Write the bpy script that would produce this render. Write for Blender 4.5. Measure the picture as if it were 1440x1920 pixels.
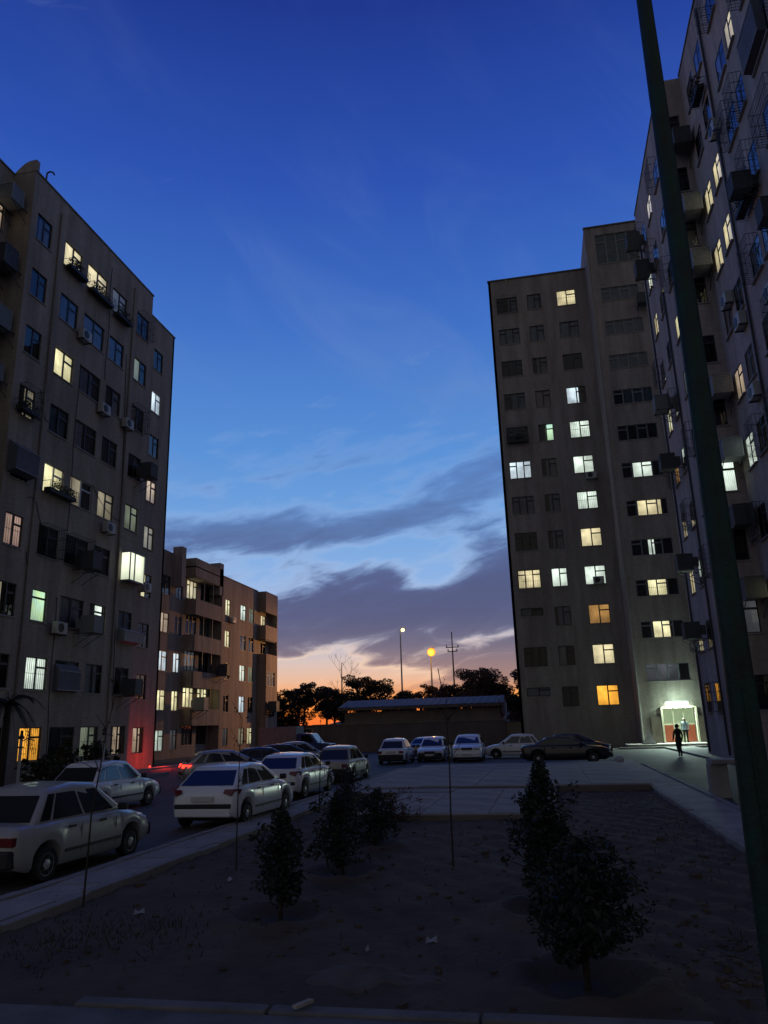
import bpy, bmesh, math, random
from mathutils import Vector, Matrix
for o in list(bpy.data.objects): bpy.data.objects.remove(o)
S = bpy.context.scene
COL = S.collection
RAD = math.radians

# ------------------------------------------------------------------ camera
cam_d = bpy.data.cameras.new('camera'); cam = bpy.data.objects.new('camera', cam_d); COL.objects.link(cam)
cam_d.sensor_fit = 'VERTICAL'; cam_d.sensor_height = 24.0
cam_d.lens = 24.0 * 1432.95 / 1920.0
cam_d.clip_start = 0.05; cam_d.clip_end = 3000
PITCH, ROLL, YAW = 0.271889, -0.0308547, 0.196983
_fw = Vector((-math.sin(YAW), math.cos(YAW), 0)); _rt = Vector((math.cos(YAW), math.sin(YAW), 0)); _up = Vector((0, 0, 1))
_d = _fw*math.cos(PITCH) + _up*math.sin(PITCH); _u = -_fw*math.sin(PITCH) + _up*math.cos(PITCH)
_r2 = _rt*math.cos(ROLL) + _u*math.sin(ROLL); _u2 = -_rt*math.sin(ROLL) + _u*math.cos(ROLL)
cam.matrix_world = Matrix(((_r2.x, _u2.x, -_d.x, 0), (_r2.y, _u2.y, -_d.y, 0), (_r2.z, _u2.z, -_d.z, 2.0), (0, 0, 0, 1)))
S.camera = cam
S.render.engine = 'CYCLES'
S.view_settings.view_transform = 'Standard'; S.view_settings.look = 'None'
S.view_settings.exposure = 0.0; S.view_settings.gamma = 1.0; S.view_settings.use_curve_mapping = False

# ------------------------------------------------------------------ sky (dusk, procedural by direction)
W = bpy.data.worlds.new('World'); S.world = W; W.use_nodes = True
nt = W.node_tree; N = nt.nodes; K = nt.links
for n in list(N): N.remove(n)
def nd(t, **kw):
    n = N.new(t)
    for k, v in kw.items(): setattr(n, k, v)
    return n
def ma(op, a, b=None, c=None, clamp=False):
    n = N.new('ShaderNodeMath'); n.operation = op; n.use_clamp = clamp
    for i, v in enumerate((a, b, c)):
        if v is None: continue
        if isinstance(v, (int, float)): n.inputs[i].default_value = v
        else: K.new(v, n.inputs[i])
    return n.outputs[0]
def mr(v, a, b, c=0.0, d=1.0, smooth=True):
    n = N.new('ShaderNodeMapRange'); n.interpolation_type = 'SMOOTHSTEP' if smooth else 'LINEAR'
    K.new(v, n.inputs['Value'])
    for k, x in zip(('From Min', 'From Max', 'To Min', 'To Max'), (a, b, c, d)): n.inputs[k].default_value = x
    return n.outputs[0]
def mixc(f, a, b, mode='MIX'):
    n = N.new('ShaderNodeMix'); n.data_type = 'RGBA'; n.blend_type = mode
    if isinstance(f, (int, float)): n.inputs['Factor'].default_value = f
    else: K.new(f, n.inputs['Factor'])
    for s, v in ((n.inputs[6], a), (n.inputs[7], b)):
        if isinstance(v, tuple): s.default_value = (*v, 1)
        else: K.new(v, s)
    return n.outputs[2]
def ramp(v, pts, interp='LINEAR'):
    n = N.new('ShaderNodeValToRGB'); K.new(v, n.inputs[0]); r = n.color_ramp; r.interpolation = interp
    while len(r.elements) > 1: r.elements.remove(r.elements[0])
    for i, (p, c) in enumerate(pts):
        e = r.elements[0] if i == 0 else r.elements.new(p)
        e.position = p; e.color = (*c, 1) if isinstance(c, tuple) else (c, c, c, 1)
    return n.outputs[0]
tc = nd('ShaderNodeTexCoord'); sp = nd('ShaderNodeSeparateXYZ'); K.new(tc.outputs['Generated'], sp.inputs[0])
dx, dy, dz = sp.outputs
el = ma('MULTIPLY', ma('ARCSINE', dz), 57.29578)
az = ma('MULTIPLY', ma('ARCTAN2', dx, dy), 57.29578)
e9 = ma('DIVIDE', ma('MAXIMUM', el, 0.0), 90.0)
clear = ramp(e9, [(0.0, (.50, .13, .08)), (2.0/90, (.84, .34, .13)), (3.4/90, (.70, .46, .36)), (4.6/90, (.60, .50, .50)), (6.0/90, (.42, .44, .58)), (10/90, (.24, .42, .74)),
                  (14/90, (.15, .35, .71)), (20/90, (.085, .262, .65)), (29/90, (.040, .150, .54)), (39/90, (.018, .075, .42)), (49/90, (.008, .033, .265)), (70/90, (.010, .024, .17)), (1.0, (.018, .026, .12))])
SUNAZ = -14.0
dazs = ma('ABSOLUTE', ma('SUBTRACT', az, SUNAZ))
glow = ma('MULTIPLY', mr(dazs, 6, 75, 1, 0), mr(el, 0.2, 7.0, 1, 0))
# evening sky away from the sunset: dull mauve, darker
away = mr(dazs, 45, 150, 0, 1)
dull = ramp(e9, [(0, (.128, .120, .110)), (12/90, (.145, .138, .128)), (35/90, (.138, .136, .138)), (60/90, (.062, .066, .118)), (1, (.018, .026, .12))])
base = mixc(away, clear, dull)
# low fiery band under the clouds
base = mixc(ma('MULTIPLY', mr(dazs, 4, 60, 1, 0), mr(el, 1.3, 2.8, 1, 0)), base, mixc(mr(el, .2, 2.2), (.80, .13, .03), (1.0, .34, .055)))
# cloud coordinates: stretched along the horizon, streaks rising to the right
def cl_noise(sa, se, detail, rough, dist, seed, tilt=0.0):
    c = nd('ShaderNodeCombineXYZ')
    K.new(ma('DIVIDE', az, sa), c.inputs[0])
    K.new(ma('DIVIDE', ma('SUBTRACT', el, ma('MULTIPLY', az, tilt)), se), c.inputs[1]); c.inputs[2].default_value = seed
    n = nd('ShaderNodeTexNoise'); K.new(c.outputs[0], n.inputs['Vector'])
    n.inputs['Scale'].default_value = 1; n.inputs['Detail'].default_value = detail; n.inputs['Roughness'].default_value = rough; n.inputs['Distortion'].default_value = dist
    return n.outputs['Fac']
n1 = cl_noise(11, 3.0, 6, .56, .5, 3.1, .16)
n2 = cl_noise(4.2, 1.3, 5, .58, .7, 7.7, .22)
n3 = cl_noise(26, 5.0, 3, .5, .3, 1.9, .2)
lowk = mr(el, 4, 9, .62, .36)
nn = ma('ADD', ma('MULTIPLY', n1, ma('SUBTRACT', 1.0, lowk)), ma('MULTIPLY', n2, lowk))
def bump(a0, e0, sa, se, amp, tilt=0.0):
    u = ma('DIVIDE', ma('SUBTRACT', az, a0), sa)
    v = ma('DIVIDE', ma('SUBTRACT', ma('SUBTRACT', el, e0), ma('MULTIPLY', ma('SUBTRACT', az, a0), tilt)), se)
    r = ma('ADD', ma('MULTIPLY', u, u), ma('MULTIPLY', v, v))
    return ma('MULTIPLY', ma('POWER', 2.71828, ma('MULTIPLY', r, -1.0)), amp)
terms = [bump(-12, 7.2, 60, 3.0, .46),            # long dark bank above the glow
         bump(-13.2, 10.0, 4.6, 1.7, .34),         # its crest
         bump(-2.5, 10.6, 5.0, 2.6, .28, .25),     # right wing
         bump(-7.8, 10.6, 2.2, 1.4, -.34),         # blue window between them
         bump(-24.5, 13.8, 6, 1.3, .30, .05),      # left streaks
         bump(-18.0, 15.0, 4.5, 1.1, .28, .25),
         bump(-9, 15.4, 9, .9, .24, .26),
         bump(-5, 18.2, 9, 2.4, .20, .22),
         bump(-13, 12.6, 7, .9, -.26, .06),
         bump(-17.5, 4.3, 6.5, 1.0, -.50, .02),    # bright opening near the horizon
         bump(-10.5, 3.5, 3.6, .6, -.30),
         bump(-20, 5.0, 5, .4, .22, .05), bump(-13.5, 4.4, 4, .35, .20, -.04),
         bump(-2.5, 3.6, 7.5, 1.7, .34),
         bump(-3.6, 6.0, 4.2, .55, -.34, .2)]
bias = terms[0]
for t in terms[1:]: bias = ma('ADD', bias, t)
bias = ma('ADD', bias, mr(el, 16, 30, 0.0, -.35))
dens = ma('ADD', ma('SUBTRACT', nn, .5), ma('MULTIPLY', ma('SUBTRACT', n3, .5), .3))
dens = ma('ADD', ma('MULTIPLY', dens, 1.6), bias)
cov = mr(dens, .0, .34)
ccol = ramp(e9, [(0.0, (.34, .13, .10)), (3/90, (.215, .150, .190)), (5.5/90, (.112, .110, .205)), (8/90, (.054, .070, .20)), (11/90, (.060, .086, .235)), (16/90, (.085, .17, .42)), (24/90, (.07, .18, .5)), (1, (.05, .06, .16))])
ccol = mixc(ma('MULTIPLY', ma('MULTIPLY', mr(dens, .2, .6), .6), mr(el, 4, 7)), ccol, (.038, .050, .155))
ccol = mixc(away, ccol, (.128, .125, .124))
edge = ma('MULTIPLY', ma('MULTIPLY', ma('SUBTRACT', mr(dens, -.12, .12), cov), mr(el, 2.6, 4.0)), mr(el, 4, 20, .7, .15))
sky = mixc(ma('MULTIPLY', edge, mr(dazs, 10, 70, 1, 0)), base, mixc(mr(el, 4, 9), (.92, .66, .48), (.42, .52, .74)))
covf = ma('MULTIPLY', cov, mr(el, 1.3, 2.9, .10, 1.0))
covf = ma('MULTIPLY', covf, mr(el, 10, 18, .97, .72))
sky = mixc(covf, sky, ccol)
# warm crack of light behind the trees
sky = mixc(ma('MULTIPLY', glow, .16), sky, (1.0, .36, .08))
# thin high veil
veil = cl_noise(16, 9, 5, .6, .9, 12.3, -.5)
sky = mixc(ma('MULTIPLY', ma('MULTIPLY', mr(veil, .42, .85), mr(el, 12, 22)), mr(el, 26, 46, .30, .05)), sky, (.17, .27, .56))
# physically based twilight sky under it, very weak
nish = nd('ShaderNodeTexSky'); nish.sky_type = 'NISHITA'; nish.sun_disc = False
nish.sun_elevation = RAD(-1.5); nish.sun_rotation = RAD(SUNAZ); nish.altitude = 1200
nb = nd('ShaderNodeVectorMath'); nb.operation = 'SCALE'; K.new(nish.outputs[0], nb.inputs[0]); nb.inputs['Scale'].default_value = 0.05
sky = mixc(1.0, sky, nb.outputs[0], 'ADD')
sky = mixc(mr(el, -1.5, -.2), (.03, .028, .03), sky)
bg = nd('ShaderNodeBackground'); K.new(sky, bg.inputs[0]); bg.inputs[1].default_value = 1.0
wo = nd('ShaderNodeOutputWorld'); K.new(bg.outputs[0], wo.inputs[0])

# the last warm light of a sun that is just gone
sd = bpy.data.lights.new('sun', 'SUN'); sun = bpy.data.objects.new('sun', sd); COL.objects.link(sun)
sd.energy = 0.04; sd.angle = RAD(12); sd.color = (1, .62, .4)
sun.rotation_euler = (RAD(87), 0, RAD(180 - SUNAZ))

# ------------------------------------------------------------------ helpers
class MB:
    def __init__(s): s.v = []; s.f = []; s.m = []
    def add(s, vs, fs, mi=0):
        b = len(s.v); s.v += [tuple(p) for p in vs]
        for f in fs: s.f.append(tuple(b + i for i in f)); s.m.append(mi)
        return s
    def box(s, x0, x1, y0, y1, z0, z1, mi=0, M=None):
        vs = [Vector((x, y, z)) for z in (z0, z1) for y in (y0, y1) for x in (x0, x1)]
        if M is not None: vs = [M @ p for p in vs]
        return s.add(vs, [(0, 2, 3, 1), (4, 5, 7, 6), (0, 1, 5, 4), (2, 6, 7, 3), (0, 4, 6, 2), (1, 3, 7, 5)], mi)
    def tube(s, pts, rad, n=8, mi=0, cap=True):
        pts = [Vector(p) for p in pts]; k = len(pts)
        rad = rad if isinstance(rad, (list, tuple)) else [rad]*k
        rings = []; prev = None
        for i, p in enumerate(pts):
            t = (pts[min(i+1, k-1)] - pts[max(i-1, 0)]).normalized()
            a = Vector((0, 0, 1)) if abs(t.z) < .95 else Vector((1, 0, 0))
            if prev is not None: a = prev
            e1 = (a - t*a.dot(t)); e1 = e1.normalized() if e1.length > 1e-6 else t.orthogonal().normalized()
            prev = e1; e2 = t.cross(e1)
            rings.append([p + (e1*math.cos(2*math.pi*j/n) + e2*math.sin(2*math.pi*j/n))*rad[i] for j in range(n)])
        vs = [p for r in rings for p in r]; fs = []
        for i in range(k-1):
            for j in range(n):
                fs.append((i*n+j, i*n+(j+1) % n, (i+1)*n+(j+1) % n, (i+1)*n+j))
        if cap: fs.append(tuple(range(n-1, -1, -1))); fs.append(tuple((k-1)*n+j for j in range(n)))
        return s.add(vs, fs, mi)
    def lathe(s, prof, n=16, mi=0, M=None):
        vs = []
        for r, z in prof:
            for j in range(n): vs.append(Vector((r*math.cos(2*math.pi*j/n), r*math.sin(2*math.pi*j/n), z)))
        if M is not None: vs = [M @ p for p in vs]
        fs = []
        for i in range(len(prof)-1):
            for j in range(n): fs.append((i*n+j, i*n+(j+1) % n, (i+1)*n+(j+1) % n, (i+1)*n+j))
        fs.append(tuple(range(n-1, -1, -1))); fs.append(tuple((len(prof)-1)*n+j for j in range(n)))
        return s.add(vs, fs, mi)
    def prism(s, poly, y0, y1, mi=0, M=None):           # poly in x,z extruded along y
        n = len(poly); vs = [Vector((x, y0, z)) for x, z in poly] + [Vector((x, y1, z)) for x, z in poly]
        if M is not None: vs = [M @ p for p in vs]
        fs = [tuple(range(n)), tuple(range(2*n-1, n-1, -1))] + [(j, n+j, n+(j+1) % n, (j+1) % n) for j in range(n)]
        return s.add(vs, fs, mi)
    def mesh(s, name, mats, smooth=None):
        me = bpy.data.meshes.new(name); me.from_pydata(s.v, [], s.f)
        for m in (mats if isinstance(mats, (list, tuple)) else [mats]): me.materials.append(MT[m] if isinstance(m, str) else m)
        for p, mi in zip(me.polygons, s.m): p.material_index = mi
        bm = bmesh.new(); bm.from_mesh(me); bmesh.ops.recalc_face_normals(bm, faces=bm.faces); bm.to_mesh(me); bm.free()
        if smooth is not None:
            for p in me.polygons: p.use_smooth = True
            me.set_sharp_from_angle(angle=RAD(smooth))
        me.update(); return me
def link(name, me, parent=None, loc=(0, 0, 0), rz=0.0, rot=None):
    o = bpy.data.objects.new(name, me); COL.objects.link(o)
    if parent: o.parent = parent
    o.location = loc; o.rotation_euler = rot if rot else (0, 0, rz)
    return o
def part(name, mb, mats, parent=None, loc=(0, 0, 0), rz=0.0, smooth=None, bevel=0.0, seg=2, rot=None):
    o = link(name, mb.mesh(name, mats, smooth), parent, loc, rz, rot)
    if bevel:
        b = o.modifiers.new('b', 'BEVEL'); b.width = bevel; b.segments = seg; b.limit_method = 'ANGLE'; b.angle_limit = RAD(38)
    return o
def tag(o, label, cat, group=None):
    o['label'] = label; o['category'] = cat
    if group: o['group'] = group
    return o
def thing(name, label, cat, loc=(0, 0, 0), rz=0.0, group=None):
    return tag(link(name, None, None, loc, rz), label, cat, group)
def struct(o): o['kind'] = 'structure'; return o
def stuff(o): o['kind'] = 'stuff'; return o
def copy_tree(o, parent=None):
    c = o.copy(); COL.objects.link(c); c.parent = parent
    for ch in list(o.children): copy_tree(ch, c)
    return c

# ------------------------------------------------------------------ materials
MT = {}
def mat(name, col=(.5, .5, .5), rough=.6, metal=0.0, spec=.5, var=.0, vscale=4.0, bump=0.0, bscale=30.0, coat=0.0, col2=None, detail=5, emit=None, estr=0.0):
    m = bpy.data.materials.new(name); m.use_nodes = True; t = m.node_tree; n = t.nodes; l = t.links
    b = n['Principled BSDF']; b.inputs['Base Color'].default_value = (*col, 1); b.inputs['Roughness'].default_value = rough
    b.inputs['Metallic'].default_value = metal; b.inputs['Specular IOR Level'].default_value = spec; b.inputs['Coat Weight'].default_value = coat
    tcn = n.new('ShaderNodeTexCoord')
    if var or col2:
        nz = n.new('ShaderNodeTexNoise'); l.new(tcn.outputs['Object'], nz.inputs['Vector']); nz.inputs['Scale'].default_value = vscale; nz.inputs['Detail'].default_value = detail; nz.inputs['Roughness'].default_value = .62
        r = n.new('ShaderNodeValToRGB'); l.new(nz.outputs['Fac'], r.inputs[0])
        c2 = col2 or tuple(c*(1-var) for c in col)
        r.color_ramp.elements[0].position = .32; r.color_ramp.elements[0].color = (*c2, 1)
        r.color_ramp.elements[1].position = .68; r.color_ramp.elements[1].color = (*col, 1)
        l.new(r.outputs[0], b.inputs['Base Color'])
    if bump:
        nz2 = n.new('ShaderNodeTexNoise'); l.new(tcn.outputs['Object'], nz2.inputs['Vector']); nz2.inputs['Scale'].default_value = bscale; nz2.inputs['Detail'].default_value = 4
        bp = n.new('ShaderNodeBump'); bp.inputs['Strength'].default_value = bump; bp.inputs['Distance'].default_value = .02
        l.new(nz2.outputs['Fac'], bp.inputs['Height']); l.new(bp.outputs[0], b.inputs['Normal'])
    if emit: b.inputs['Emission Color'].default_value = (*emit, 1); b.inputs['Emission Strength'].default_value = estr
    MT[name] = m; return m
def facade_mat(name, col, bands=3.0):
    """Fine cladding brick, too far away to tell apart, streaked and patched."""
    m = bpy.data.materials.new(name); m.use_nodes = True; t = m.node_tree; n = t.nodes; l = t.links; b = n['Principled BSDF']
    b.inputs['Roughness'].default_value = .85; b.inputs['Specular IOR Level'].default_value = .2
    tcn = n.new('ShaderNodeTexCoord'); geo = n.new('ShaderNodeNewGeometry')
    sep = n.new('ShaderNodeSeparateXYZ'); l.new(geo.outputs['Position'], sep.inputs[0])
    ad = n.new('ShaderNodeMath'); ad.operation = 'ADD'; l.new(sep.outputs[0], ad.inputs[0]); l.new(sep.outputs[1], ad.inputs[1])
    cb = n.new('ShaderNodeCombineXYZ'); l.new(ad.outputs[0], cb.inputs[0]); l.new(sep.outputs[2], cb.inputs[1])
    br = n.new('ShaderNodeTexBrick'); l.new(cb.outputs[0], br.inputs['Vector']); br.inputs['Scale'].default_value = 1.0
    br.inputs['Brick Width'].default_value = .21; br.inputs['Row Height'].default_value = .065; br.inputs['Mortar Size'].default_value = .006
    br.inputs['Color1'].default_value = (*col, 1); br.inputs['Color2'].default_value = (*[c*.82 for c in col], 1); br.inputs['Mortar'].default_value = (*[c*.7 for c in col], 1)
    mp = n.new('ShaderNodeMapping'); mp.inputs['Scale'].default_value = (1.4, .16, 1); l.new(cb.outputs[0], mp.inputs[0])
    nz = n.new('ShaderNodeTexNoise'); l.new(mp.outputs[0], nz.inputs['Vector']); nz.inputs['Scale'].default_value = .9; nz.inputs['Detail'].default_value = 6; nz.inputs['Roughness'].default_value = .65
    r = n.new('ShaderNodeValToRGB'); l.new(nz.outputs['Fac'], r.inputs[0]); r.color_ramp.elements[0].position = .28; r.color_ramp.elements[0].color = (.55, .53, .51, 1); r.color_ramp.elements[1].position = .7; r.color_ramp.elements[1].color = (1.06, 1.05, 1.04, 1)
    mx = n.new('ShaderNodeMix'); mx.data_type = 'RGBA'; mx.blend_type = 'MULTIPLY'; mx.inputs['Factor'].default_value = 1
    l.new(br.outputs['Color'], mx.inputs[6]); l.new(r.outputs[0], mx.inputs[7]); l.new(mx.outputs[2], b.inputs['Base Color'])
    MT[name] = m; return m
def lit_mat(name, col, s, folds=5.0, col2=None, low=.55):
    """Lit room seen through a drawn curtain."""
    m = bpy.data.materials.new(name); m.use_nodes = True; t = m.node_tree; n = t.nodes; l = t.links
    for x in list(n): n.remove(x)
    out = n.new('ShaderNodeOutputMaterial'); em = n.new('ShaderNodeEmission'); l.new(em.outputs[0], out.inputs[0])
    tcn = n.new('ShaderNodeTexCoord'); oi = n.new('ShaderNodeObjectInfo')
    av = n.new('ShaderNodeVectorMath'); av.operation = 'ADD'; l.new(tcn.outputs['Object'], av.inputs[0]); l.new(oi.outputs['Location'], av.inputs[1])
    w = n.new('ShaderNodeTexWave'); w.wave_type = 'BANDS'; w.bands_direction = 'X'; l.new(tcn.outputs['Object'], w.inputs['Vector'])
    w.inputs['Scale'].default_value = folds; w.inputs['Distortion'].default_value = 3.5; w.inputs['Detail'].default_value = 2; w.inputs['Detail Scale'].default_value = .6
    nz = n.new('ShaderNodeTexNoise'); l.new(av.outputs[0], nz.inputs['Vector']); nz.inputs['Scale'].default_value = 1.6; nz.inputs['Detail'].default_value = 3
    r = n.new('ShaderNodeValToRGB'); l.new(nz.outputs['Fac'], r.inputs[0]); r.color_ramp.elements[0].position = .3; r.color_ramp.elements[1].position = .72
    r.color_ramp.elements[0].color = (*(col2 or tuple(c*low for c in col)), 1); r.color_ramp.elements[1].color = (*col, 1)
    mrn = n.new('ShaderNodeMapRange'); l.new(w.outputs['Fac'], mrn.inputs[0]); mrn.inputs[3].default_value = .66*s; mrn.inputs[4].default_value = .95*s
    # the room's ceiling lamp shines through brighter on one side
    ds = n.new('ShaderNodeVectorMath'); ds.operation = 'DISTANCE'; l.new(tcn.outputs['Object'], ds.inputs[0])
    cb = n.new('ShaderNodeCombineXYZ'); rm = n.new('ShaderNodeMapRange'); l.new(oi.outputs['Random'], rm.inputs[0]); rm.inputs[3].default_value = .1; rm.inputs[4].default_value = 1.3; l.new(rm.outputs[0], cb.inputs[0]); cb.inputs[2].default_value = 1.15; l.new(cb.outputs[0], ds.inputs[1])
    hs = n.new('ShaderNodeMapRange'); hs.interpolation_type = 'SMOOTHSTEP'; l.new(ds.outputs['Value'], hs.inputs[0]); hs.inputs[1].default_value = .05; hs.inputs[2].default_value = 1.3; hs.inputs[3].default_value = 1.45; hs.inputs[4].default_value = .72
    mu = n.new('ShaderNodeMath'); mu.operation = 'MULTIPLY'; l.new(mrn.outputs[0], mu.inputs[0]); l.new(hs.outputs[0], mu.inputs[1])
    l.new(r.outputs[0], em.inputs[0]); l.new(mu.outputs[0], em.inputs[1])
    MT[name] = m; return m
def glass_mat(name, tint=(.94, .95, .96), refl=1.0):
    m = bpy.data.materials.new(name); m.use_nodes = True; t = m.node_tree; n = t.nodes; l = t.links
    for x in list(n): n.remove(x)
    out = n.new('ShaderNodeOutputMaterial'); mx = n.new('ShaderNodeMixShader'); tr = n.new('ShaderNodeBsdfTransparent'); gl = n.new('ShaderNodeBsdfGlossy')
    tr.inputs[0].default_value = (*tint, 1); gl.inputs['Roughness'].default_value = .03; gl.inputs['Color'].default_value = (refl, refl, refl, 1)
    fr = n.new('ShaderNodeFresnel'); fr.inputs[0].default_value = 1.52
    tcn = n.new('ShaderNodeTexCoord'); oi = n.new('ShaderNodeObjectInfo'); nz = n.new('ShaderNodeTexNoise'); nz.inputs['Scale'].default_value = 1.3
    av = n.new('ShaderNodeVectorMath'); av.operation = 'ADD'; l.new(tcn.outputs['Object'], av.inputs[0]); l.new(oi.outputs['Location'], av.inputs[1]); l.new(av.outputs[0], nz.inputs['Vector'])
    bp = n.new('ShaderNodeBump'); bp.inputs['Strength'].default_value = .12; bp.inputs['Distance'].default_value = .05; l.new(nz.outputs['Fac'], bp.inputs['Height']); l.new(bp.outputs[0], gl.inputs['Normal'])
    l.new(fr.outputs[0], mx.inputs[0]); l.new(tr.outputs[0], mx.inputs[1]); l.new(gl.outputs[0], mx.inputs[2]); l.new(mx.outputs[0], out.inputs[0])
    MT[name] = m; return m
FAC = (.425, .375, .315)
facade_mat('brick_tan', FAC); facade_mat('brick_grey', (.41, .375, .335)); facade_mat('brick_warm', (.42, .345, .27)); facade_mat('brick_rose', (.52, .46, .42))
mat('kerb_dark', (.17, .165, .155), .9, var=.45, vscale=2, bump=.4, bscale=30); mat('concrete', (.30, .285, .265), .85, var=.35, vscale=1.3, bump=.3, bscale=40)
mat('concrete_pale', (.40, .37, .335), .85, var=.45, vscale=1.1, bump=.3, bscale=35)
mat('coping', (.20, .18, .17), .8, var=.3, vscale=2)
mat('asphalt', (.072, .070, .070), .75, var=.35, vscale=.6, bump=.35, bscale=60)
mat('asphalt_old', (.085, .085, .088), .8, var=.3, vscale=.5, bump=.3, bscale=50)
mat('dirt', (.108, .078, .052), .95, col2=(.050, .038, .027), vscale=.8, bump=.8, bscale=14, detail=8)
mat('soil_wet', (.035, .03, .026), .9, var=.4, vscale=5, bump=.6, bscale=20)
mat('sand', (.12, .10, .085), .95, var=.3, vscale=4, bump=.5, bscale=25)
mat('frame_dark', (.035, .037, .042), .5, spec=.4); mat('frame_steel', (.20, .21, .23), .5); mat('frame_white', (.45, .46, .48), .5); mat('frame_rust', (.10, .07, .05), .7, var=.4, vscale=9)
mat('sill_stone', (.34, .32, .30), .7, var=.2, vscale=3)
mat('steel_dark', (.05, .052, .055), .55, metal=.4); mat('steel_galv', (.38, .40, .42), .5, metal=.3, var=.35, vscale=3)
mat('louvre', (.27, .29, .30), .6, var=.3, vscale=5); mat('louvre_dark', (.10, .11, .12), .65, var=.3, vscale=4)
mat('ac_white', (.48, .48, .46), .5, var=.2, vscale=3); mat('plastic_black', (.02, .02, .022), .45); mat('tarp', (.12, .13, .16), .8, var=.3, vscale=3)
mat('cur_dark', (.018, .02, .024), .95); mat('cur_blue', (.24, .27, .36), .95, var=.4, vscale=2); mat('cur_grey', (.36, .36, .37), .95, var=.35, vscale=2)
mat('cur_rose', (.42, .33, .31), .95, var=.3, vscale=2); mat('cur_teal', (.13, .20, .25), .95, var=.4, vscale=2)
glass_mat('glass')
lit_mat('lit_warm', (1.0, .86, .50), 1.16); lit_mat('lit_yellow', (1.0, .92, .52), 1.38, 3.5); lit_mat('lit_lobby', (.80, .95, .50), .85, 3, col2=(.55, .80, .45)); lit_mat('lit_white', (.86, 1.0, .86), 1.30, 4.5); lit_mat('lit_cool', (.78, .92, 1.0), 1.23, 3)
lit_mat('lit_green', (.66, .92, .42), 1.09, 3.0, col2=(.46, .75, .62)); lit_mat('lit_orange', (1.0, .44, .05), 1.75, 4, low=.6); lit_mat('lit_dimgreen', (.50, .58, .42), 0.43, 5); lit_mat('lit_dim', (.80, .70, .48), 0.46, 4)
lit_mat('lit_pink', (.80, .52, .42), 0.60, 6, low=.7); lit_mat('lit_faint', (.45, .48, .55), 0.19, 5); lit_mat('lit_amber', (1.0, .52, .16), 0.54, 4); lit_mat('lit_peach', (.95, .72, .50), 0.75, 4); lit_mat('lit_blind', (.92, 1.0, .74), 1.23, 9, low=.85)
mat('paint_white', (.82, .84, .86), .26, spec=.5, coat=.6); mat('paint_beige', (.44, .41, .34), .35, coat=.5); mat('paint_cream', (.38, .38, .36), .34, coat=.5); mat('paint_silver', (.36, .37, .39), .3, metal=.5, coat=.6)
mat('paint_black', (.012, .013, .016), .25, coat=.8); mat('paint_navy', (.02, .035, .09), .28, coat=.7); mat('paint_blue', (.03, .07, .24), .3, coat=.6)
mat('car_glass', (.012, .015, .018), .06, spec=.8); mat('car_under', (.008, .008, .009), .9); mat('tyre', (.016, .016, .017), .85); mat('rim', (.50, .51, .53), .4, metal=.1)
mat('bumper_black', (.022, .022, .024), .6); mat('lens_red', (.16, .01, .012), .18, coat=.8); mat('lens_clear', (.62, .64, .66), .12, coat=1.0); mat('lens_amber', (.5, .18, .02), .2, coat=.7); mat('plate', (.62, .62, .58), .5)
mat('lens_red_on', (.3, .01, .01), .2, emit=(1, .03, .015), estr=5.0); mat('lens_on', (.9, .9, .8), .2, emit=(1, .95, .8), estr=2.0)
mat('bark', (.055, .042, .032), .95, var=.4, vscale=10, bump=.6, bscale=25); mat('bark_pale', (.12, .10, .085), .9, var=.4, vscale=8)
mat('leaf', (.018, .030, .018), .65, var=.55, vscale=3.0); mat('leaf_pine', (.045, .045, .030), .8, var=.5, vscale=1.2); mat('leaf_olive', (.050, .058, .026), .7, var=.5, vscale=4); mat('leaf_brown', (.13, .075, .045), .85, var=.5, vscale=2); mat('grass', (.055, .055, .028), .9, var=.5, vscale=3)
mat('pole_green', (.012, .055, .036), .55, col2=(.020, .024, .018), vscale=6, spec=.3, bump=.25, bscale=45); mat('pole_grey', (.30, .31, .32), .5, var=.3, vscale=6)
mat('roof_metal', (.17, .155, .155), .7, metal=.0, var=.3, vscale=1.2); mat('wall_dull', (.29, .235, .20), .9, var=.35, vscale=.6); mat('wall_dark', (.19, .155, .14), .9, var=.35, vscale=.7); mat('wall_cream', (.60, .48, .36), .85, var=.25, vscale=1)
mat('door_red', (.40, .085, .04), .5, var=.25, vscale=3); mat('cream', (.62, .58, .42), .6, var=.2, vscale=3); mat('stone_dark', (.16, .13, .10), .7, var=.35, vscale=3)
mat('tube', (1, 1, 1), .4, emit=(.78, 1.0, .86), estr=22.0); mat('sodium', (1, .7, .2), .4, emit=(1.0, .27, .012), estr=1.35); mat('sodium_small', (1, .8, .4), .4, emit=(1.0, .74, .30), estr=3.0); mat('added_red_bulb', (1, .05, .03), .4, emit=(1, .03, .02), estr=6)
mat('paper', (.36, .36, .36), .8, var=.15, vscale=8); mat('wood_pale', (.42, .36, .28), .8, var=.3, vscale=5); mat('skin', (.38, .24, .17), .6); mat('cloth_dark', (.022, .022, .024), .9); mat('cloth_blue', (.36, .46, .52), .9); mat('shoe', (.03, .028, .026), .6); mat('hair', (.012, .010, .009), .7)
mat('stone_white', (.55, .55, .53), .8, var=.3, vscale=6); mat('hill', (.06, .05, .05), .95, var=.3, vscale=.02)

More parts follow.
